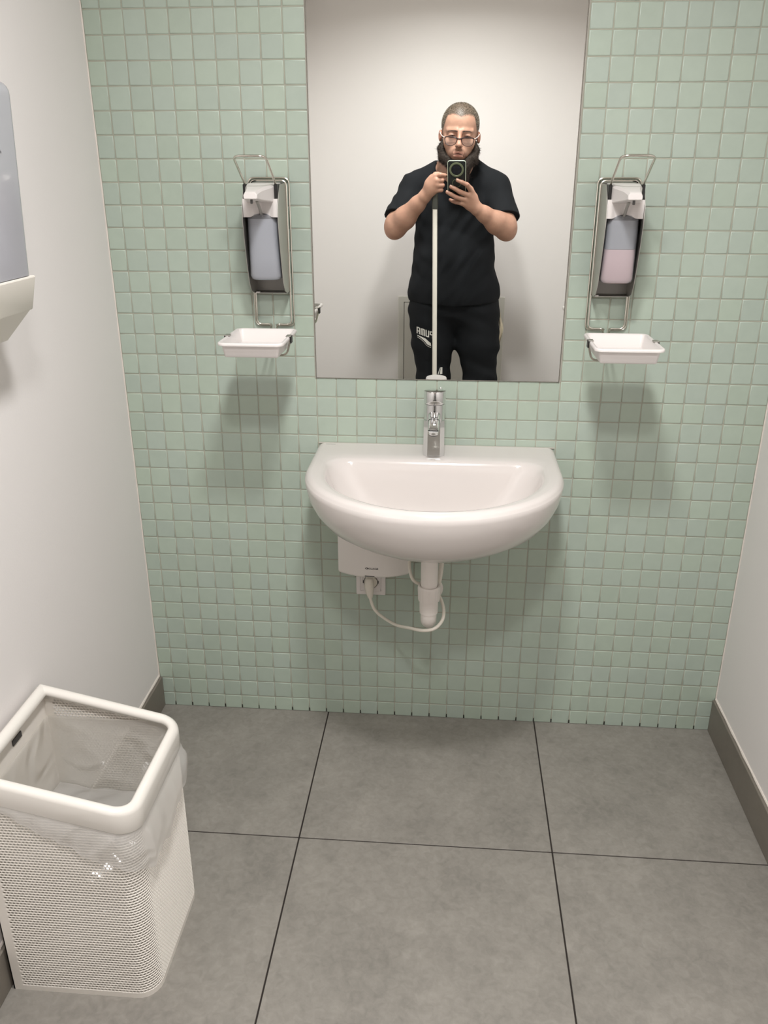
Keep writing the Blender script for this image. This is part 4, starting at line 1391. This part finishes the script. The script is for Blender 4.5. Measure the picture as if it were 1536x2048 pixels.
for i in pick:
    p = BV[i]
    hit = bn.find_nearest(Vector(p))
    n_ = np.array(hit[1]) * 1.0
    g_ = np.array([0, 0, -1.0])
    d = n_ * rng.uniform(0.5, 1.2) + g_ * rng.uniform(0.2, 1.0) + rng.normal(0, 0.45, 3)
    d /= np.linalg.norm(d)
    L_ = rng.uniform(0.004, 0.0115)
    s_ = np.cross(d, rng.normal(0, 1, 3)); s_ /= np.linalg.norm(s_)
    bend = np.cross(d, s_) * rng.normal(0, 0.35) * L_
    wd = 0.0004
    a0, a1, a2 = p - d * 0.002, p + d * L_ * 0.5 + bend, p + d * L_ * 0.85 + bend * 2.6
    st.add([a0 - s_ * wd, a0 + s_ * wd, a1 + s_ * wd * 0.8, a1 - s_ * wd * 0.8, a2], [(0, 1, 2, 3), (3, 2, 4)])
o = st.build('beard_strands', 'brow', beard, sharp=None, flip_fix=False)
o['kind'] = 'stuff'

# ---- brows, eyes
for q in (-1, 1):
    pts = [H(q * 0.011, 0.0905, 0.0120), H(q * 0.024, 0.0870, 0.0140), H(q * 0.040, 0.0780, 0.0145), H(q * 0.055, 0.0625, 0.0115)]
    pts = bez(pts, 6)
    out = []
    for p in pts:
        h_ = body_bvh.ray_cast(Vector((p[0], -2.0, p[2])), Vector((0, -1, 0)))
        out.append((p[0], h_[0].y + 0.0006 if h_[0] else p[1], p[2]))
    bw = MB()
    for _ in range(150):
        t_ = rng.random() ** 0.9
        p = np.array(out[int(t_ * (len(out) - 1))]) + np.array([rng.normal(0, 0.0012), 0, rng.normal(0, 0.0016 * (1.15 - t_))])
        d = np.array([q * 0.9, 0.15, 0.25 - 0.5 * t_]) + rng.normal(0, 0.25, 3); d /= np.linalg.norm(d)
        sd = np.array([0, 0, 0.00035])
        bw.add([p - sd, p + sd, p + d * rng.uniform(0.004, 0.007)], [(0, 1, 2)])
    bw.build('eyebrow', 'brow', person, sharp=None, flip_fix=False)['kind'] = 'stuff'
    c = H(q * 0.034, 0, -0.0064)
    n = 14
    ring = []
    for k in range(n):
        a = 2 * math.pi * k / n
        x, z = c[0] + 0.0105 * math.cos(a), c[2] + 0.0024 * math.sin(a)
        h_ = body_bvh.ray_cast(Vector((x, -2.0, z)), Vector((0, -1, 0)))
        ring.append((x, h_[0].y + 0.0003, z))
    cc = np.mean(np.array(ring), axis=0) + np.array([0, 0.0016, 0])
    MB().add(ring + [cc], [(k, (k + 1) % n, n) for k in range(n)]).build('eye', 'eye', person, sharp=80, flip_fix=False)

# ---- line between the lips and the lids
def face_strip(name, pts, half, m):
    pts = bez([(a, 0.0, b) for a, b in pts], 8)
    lo_v, hi_v = [], []
    for k, p in enumerate(pts):
        h_ = half * (0.25 + 0.75 * math.sin(math.pi * (k + 0.6) / (len(pts) + 0.2)))
        for dz, L_ in ((-h_, lo_v), (h_, hi_v)):
            q = H(p[0], 0, p[2] + dz)
            r = body_bvh.ray_cast(Vector((q[0], -2.0, q[2])), Vector((0, -1, 0)))
            L_.append((q[0], r[0].y + 0.0005, q[2]))
    n = len(pts)
    MB().add(lo_v + hi_v, [(k, k + 1, n + k + 1, n + k) for k in range(n - 1)]).build(name, m, person, sharp=80, flip_fix=False)


face_strip('mouth_line', [(-0.0270, -0.0880), (-0.0140, -0.0830), (0.0, -0.0812), (0.0140, -0.0838), (0.0270, -0.0900)], 0.0010, 'eye')
for q in (-1, 1):
    face_strip('eyelid_line', [(q * 0.0190, -0.0060), (q * 0.030, -0.0040), (q * 0.042, -0.0042), (q * 0.0510, -0.0075)], 0.0011, 'eye')

# ---- glasses, low on the nose
gl = MB()
ycen = HO[1] + 0.1005
def lens_loop(q):
    u0, u1 = (0.0085, 0.0675)
    pts = [(u1, -0.0150), (u1 - 0.0035, -0.036), (u1 - 0.013, -0.0475), (u0 + 0.017, -0.0475), (u0 + 0.005, -0.037), (u0, -0.0175), (u0 + 0.012, -0.0125), (u1 - 0.010, -0.0118)]
    P2 = [np.array(H(q * a, 0.0985 - 0.30 * max(0, a - 0.02) ** 1.0 * 0.55, b)) for a, b in pts]
    out = []
    m_ = len(P2)
    for k in range(m_):
        a, b, c = P2[k - 1], P2[k], P2[(k + 1) % m_]
        for t_ in (0.0, 0.25, 0.5, 0.75):
            out.append((1 - t_) ** 2 * (a + b) / 2 + 2 * t_ * (1 - t_) * b + t_ * t_ * (b + c) / 2)
    return out
frames = empty('glasses', (0, 0, 0))
frames.parent = person
frames.location = Vector(H(0, 0.098, -0.03)) - Vector(person_loc)
for q in (-1, 1):
    lp = lens_loop(q)
    top = [p for p in lp]
    rr = [0.0027 if p[2] > H(0, 0, -0.022)[2] else (0.0019 if p[2] > H(0, 0, -0.034)[2] else 0.0013) for p in lp]
    MB().tube(lp + lp[:2], rr + rr[:2], 7, False).build('lens_rim', 'glasses', frames)
    c = np.mean(np.array(lp), axis=0)
    MB().add([c] + lp, [(0, 1 + k, 1 + (k + 1) % len(lp)) for k in range(len(lp))]).build('lens', 'lens', frames, sharp=80, flip_fix=False)
    MB().tube(bez([H(q * 0.0672, 0.0905, -0.0150), H(q * 0.0755, 0.082, -0.0120), H(q * 0.0860, 0.040, -0.0020), H(q * 0.0920, 0.004, 0.0080)], 6), 0.0017, 7).build('temple', 'temple', frames)
MB().tube(bez([H(-0.010, 0.0995, -0.0170), H(0, 0.1040, -0.0190), H(0.010, 0.0995, -0.0170)], 6), 0.0022, 7).build('bridge', 'glasses', frames)

# ---- t-shirt
sf = Field((-0.09, -2.54, 0.83), (0.74, -2.08, 1.53), 0.0045)
sf.ell((0.333, -2.345, 1.275), (0.193, 0.122, 0.20), 0.0)
sf.ell((0.332, -2.335, 1.05), (0.203, 0.150, 0.26), 0.08)
sf.ell((0.338, -2.335, 0.90), (0.232, 0.160, 0.16), 0.05)
for S, E_, sg_ in ((SHL, ELL, -1), (SHR, ELR, 1)):
    S, E_ = np.array(S), np.array(E_)
    sf.cap((0.335 + sg_ * 0.078, -2.345, 1.480), S + np.array([-sg_ * 0.010, 0, 0.0]), 0.046, 0.060, 0.03)
    sf.cap((0.335 + sg_ * 0.02, -2.345, 1.43), S + np.array([-sg_ * 0.02, 0, -0.01]), 0.060, 0.062, 0.04)
    M_ = S + (E_ - S) * 0.80 + np.array([sg_ * 0.008, -0.006, 0])
    sf.cap(S + np.array([-sg_ * 0.010, 0, 0.0]), M_, 0.060, 0.071, 0.03)
X, Y, Z = sf.grid()
fold = 0.0022 * np.sin(26 * X + 60 * Z + 14 * np.sin(9 * X)) * np.sin(40 * Y + 22 * Z) + 0.0007 * np.sin(90 * X - 50 * Z)
sf.F = sf.F + fold.astype(np.float32)
hem = 0.862 - 0.010 * np.sin((X - 0.1) * 6.5) + 0 * Y
sf.F = np.maximum(sf.F, (hem - Z).astype(np.float32))
for S, E_ in ((SHL, ELL), (SHR, ELR)):                       # cut the sleeves off square
    S, E_ = np.array(S), np.array(E_)
    a = (E_ - S) / np.linalg.norm(E_ - S)
    e_ = S + (E_ - S) * 0.76
    a = a * np.array([0.6, 1.0, 1.15]) + np.array([math.copysign(0.25, 0.33 - S[0]) * -0.0, 0, 0]); a /= np.linalg.norm(a)
    d = (X - e_[0]) * a[0] + (Y - e_[1]) * a[1] + (Z - e_[2]) * a[2]
    near = ((X - e_[0]) ** 2 + (Y - e_[1]) ** 2 + (Z - e_[2]) ** 2) < 0.125 ** 2
    out_ = (X < 0.135) if e_[0] < 0.33 else (X > 0.525)
    sf.F = np.where(near & out_, np.maximum(sf.F, d), sf.F).astype(np.float32)
# neck opening
sf.ell((0.316, -2.315, 1.550), (0.100, 0.095, 0.072), 0.006, True)
sf.ell((0.304, -2.250, 1.505), (0.094, 0.090, 0.078), 0.006, True)
sdf_part('t_shirt', sf, 'shirt')

# ---- trousers
tf = Field((0.05, -2.56, 0.04), (0.66, -2.10, 0.98), 0.006)
tf.ell((0.340, -2.338, 0.86), (0.212, 0.140, 0.14), 0.0)
for hx, kx, ax_, sg_ in ((0.232, 0.2440, 0.235, -1), (0.452, 0.4860, 0.492, 1)):
    tf.cap((hx, -2.335, 0.80), (0.5 * (hx + kx), -2.320, 0.64), 0.122, 0.104, 0.04)
    tf.cap((0.5 * (hx + kx), -2.320, 0.64), (kx, -2.305, 0.47), 0.104, 0.083, 0.03)
    tf.cap((kx, -2.305, 0.47), (ax_, -2.345, 0.12), 0.083, 0.070, 0.03)
X, Y, Z = tf.grid()
tf.F = tf.F + (0.0028 * np.sin(30 * X + 44 * Z) * np.sin(35 * Y - 25 * Z) + 0.0015 * np.sin(80 * Z + 30 * X)).astype(np.float32)
tf.F = np.maximum(tf.F, (0.075 - Z).astype(np.float32) + 0 * X)
trousers, TV, TF = sdf_part('trousers', tf, 'trousers')
tb = BVHTree.FromPolygons([tuple(p) for p in TV], [tuple(int(i) for i in q) for q in TF])


def on_trousers(x, z):
    h_ = tb.ray_cast(Vector((x, -2.0, z)), Vector((0, -1, 0)))
    return h_[0].y if h_[0] else -2.2


def print_on_leg(name, P2, faces):
    MB().add([(x, on_trousers(x, z) + 0.0018, z) for x, z in P2], faces).build(name, 'print_white', trousers, sharp=None, flip_fix=False)


LW, LH, LT = 0.0185, 0.0340, 0.0056                           # block letters built from strokes
GLYPH = {'P': [(0, 0, LT, LH), (LT, LH - LT, LW - LT, LH), (LW - LT, LH * 0.42, LW, LH - 0.001), (LT, LH * 0.42, LW - LT, LH * 0.42 + LT)],
         'U': [(0, 0.001, LT, LH), (LW - LT, 0.001, LW, LH), (LT, 0, LW - LT, LT)],
         'M': [(0, 0, LT, LH - 0.001), (LW * 0.62 - LT / 2, 0, LW * 0.62 + LT / 2, LH - LT), (LW * 1.24 - LT, 0, LW * 1.24, LH - 0.001), (LT, LH - LT, LW * 1.24 - LT, LH)],
         'A': [(0, 0, LT, LH - 0.001), (LW - LT, 0, LW, LH - 0.001), (LT, LH - LT, LW - LT, LH), (LT, LH * 0.34, LW - LT, LH * 0.34 + LT * 0.85)]}
V, F = [], []
adv = 0.0
for ch_ in 'PUMA':
    for x0, y0, x1, y1 in GLYPH[ch_]:
        n_ = max(1, int(round((y1 - y0) / 0.007)))
        for k in range(n_):
            ya, yb_ = y0 + (y1 - y0) * k / n_, y0 + (y1 - y0) * (k + 1) / n_
            o_ = len(V)
            V += [(adv + x0, ya), (adv + x1, ya), (adv + x1, yb_), (adv + x0, yb_)]
            F.append((o_, o_ + 1, o_ + 2, o_ + 3))
    adv += (LW * 1.24 if ch_ == 'M' else LW) + 0.0032
V = np.array(V)
ca, sa = math.cos(math.radians(-14)), math.sin(math.radians(-14))
lx, lz = 0.2420, 0.6860
# read by someone facing the wearer: the word runs towards -x
def logo(a, b): return (lx - (a * ca + b * sa * 0.0) , lz + b - a * sa)
print_on_leg('lettering', [logo(p[0], p[1]) for p in V], F)
strip = [(0.010, -0.040), (0.030, -0.036), (0.045, -0.024), (0.062, -0.016), (0.084, -0.0105), (0.084, -0.0075), (0.060, -0.008), (0.040, -0.010), (0.025, -0.018), (0.012, -0.024)]
print_on_leg('stripe_print', [logo(a, b) for a, b in strip], [(0, 1, 8, 9), (1, 2, 7, 8), (2, 3, 6, 7), (3, 4, 5, 6)])
s2 = [(0.010, -0.048), (0.032, -0.044), (0.048, -0.031), (0.064, -0.023), (0.084, -0.0185)]
print_on_leg('stripe_outline', [logo(a, b) for a, b in s2] + [logo(a, b + 0.0022) for a, b in s2], [(k, k + 1, 6 + k, 5 + k) for k in range(4)])

print_on_leg('knee_mark', [(0.2790, 0.504), (0.2920, 0.504), (0.2915, 0.537), (0.2830, 0.538), (0.2680, 0.504), (0.2730, 0.504), (0.2820, 0.537), (0.2795, 0.537)], [(0, 1, 2, 3), (4, 5, 6, 7)])  # two white shapes laid on the trousers near the knee

# ---- shoes
for ax_ in (0.235, 0.492):
    sh = MB()
    secs = [(-2.440, 0.030, 0.080), (-2.425, 0.040, 0.095), (-2.36, 0.044, 0.105), (-2.30, 0.046, 0.092), (-2.24, 0.050, 0.070), (-2.19, 0.046, 0.055), (-2.165, 0.030, 0.046)]
    rr = [[(ax_ + h_ * math.cos(a) , y, 0.022 + (zt_ - 0.022) * max(0, math.sin(a)) ** 0.7) for a in [math.pi * k / 10 for k in range(11)]] for y, h_, zt_ in secs]
    sh.rings(rr, True, True, True)
    shoe = sh.build('shoe', 'shoe', person, sharp=50)
    so = [[(ax_ + h_ * 1.05 * s_, y, z) for y, h_, _ in secs for s_ in (1,)] + [(ax_ - h_ * 1.05, y, z) for y, h_, _ in reversed(secs)] for z in (0.0005, 0.022) for s_ in (1,)]
    MB().rings(so, True, True, True).build('sole', 'sole', shoe)

# ---- cloth hanging from the back pocket
cl = MB()
rr = []
for k in range(13):
    f = k / 12
    z = 0.800 - 0.165 * f
    xw = 0.572 + 0.014 * math.sin(f * 2.6) 
    rr.append([(xw + (0.012 + 0.008 * math.sin(f * 3)) * s_ * 0.5 + 0.003 * math.sin(9 * f + 3 * s_), -2.375 + 0.012 * math.cos(s_ * 2 + f * 3), z) for s_ in (-1, -0.5, 0, 0.5, 1)])
front = rr
rings = [r + [(p[0], p[1] - 0.006, p[2]) for p in reversed(r)] for r in rr]
cl.rings(rings, True, True, True)
tag(cl.build('cleaning_cloth', 'cloth', None), 'narrow beige cloth hanging from the trouser pocket of the person', 'cloth')

# ================================================================== PHONE (the camera that takes the picture sits in its lens ring)
def PH(a, b, d): return CAM + RIGHT * a + UP * b + FWD * d


phone = empty('phone', tuple(PH(0.002, -0.122, -0.015)), 'black phone with olive camera ring held up in front of the person', 'phone')
def ph_ring(off, d, r=0.011): return [PH(p[0], p[1], d) for p in rrect(-0.0390, 0.0432, -0.1210, 0.0400, [r] * 4, off, 6)]
MB().rings([ph_ring(-0.002, -0.0205), ph_ring(0, -0.0190), ph_ring(0, -0.0115), ph_ring(-0.0016, -0.0100)], True, True, True).build('case', 'case', phone)
MB().rings([ph_ring(0.0004, -0.0125), ph_ring(0.0006, -0.0110), ph_ring(-0.0012, -0.0094), ph_ring(-0.0022, -0.0097)], True, False, False).build('case_edge', 'case_edge', phone)
def ph_circ(r, d, cx=0.0014, cy=0.0, n=40): return [PH(cx + r * math.cos(2 * math.pi * k / n), cy + r * math.sin(2 * math.pi * k / n), d) for k in range(n)]
MB().rings([ph_circ(0.0330, -0.0102), ph_circ(0.0325, -0.0078), ph_circ(0.0305, -0.0070), ph_circ(0.0255, -0.0072), ph_circ(0.0240, -0.0085)], True, False, False).build('camera_ring', 'ring', phone)
MB().rings([ph_circ(0.0242, -0.0092), ph_circ(0.0236, -0.0080)], True, False, True).build('camera_glass', 'glass_black', phone)
for a, b in ((-0.009, 0.009), (0.011, 0.009), (-0.009, -0.009), (0.011, -0.009)):
    MB().rings([ph_circ(0.0066, -0.0081, a, b, 20), ph_circ(0.0062, -0.0074, a, b, 20), ph_circ(0.0050, -0.0076, a, b, 20)], True, False, True).build('lens', 'lens_dark', phone)
MB().rings([ph_circ(0.0200, -0.0101, 0.002, -0.0620), ph_circ(0.0198, -0.0090, 0.002, -0.0620), ph_circ(0.0178, -0.0090, 0.002, -0.0620), ph_circ(0.0176, -0.0101, 0.002, -0.0620)], True, False, False).build('grip_ring', 'ring', phone)

# ================================================================== MOP
mp_ = empty('mop', (0.2640, -2.100, 0.0), 'white-poled mop with dark grey grip held upright by the person', 'mop')
def pole(z): return (0.2393 + (1.3046 - z) * 0.0197, -2.1000, z)
MB().tube([pole(0.06), pole(1.3060)], 0.0112, 18).build('pole', 'pole', mp_)
MB().tube([pole(1.3046), pole(1.3080), pole(1.4300), pole(1.4340)], [0.0138, 0.0145, 0.0145, 0.011], 18).build('grip', 'grip', mp_)
MB().tube([pole(0.035), pole(0.075)], 0.016, 16).build('joint', 'dark_pl', mp_)
MB().rbox(0.264 - 0.14, 0.264 + 0.14, -2.128, -2.062, 0.018, 0.036, 0.005, 2).build('head_plate', 'dark_pl', mp_)
MB().rbox(0.264 - 0.15, 0.264 + 0.15, -2.136, -2.056, 0.0008, 0.019, 0.006, 2).build('pad', 'mop_cloth', mp_)
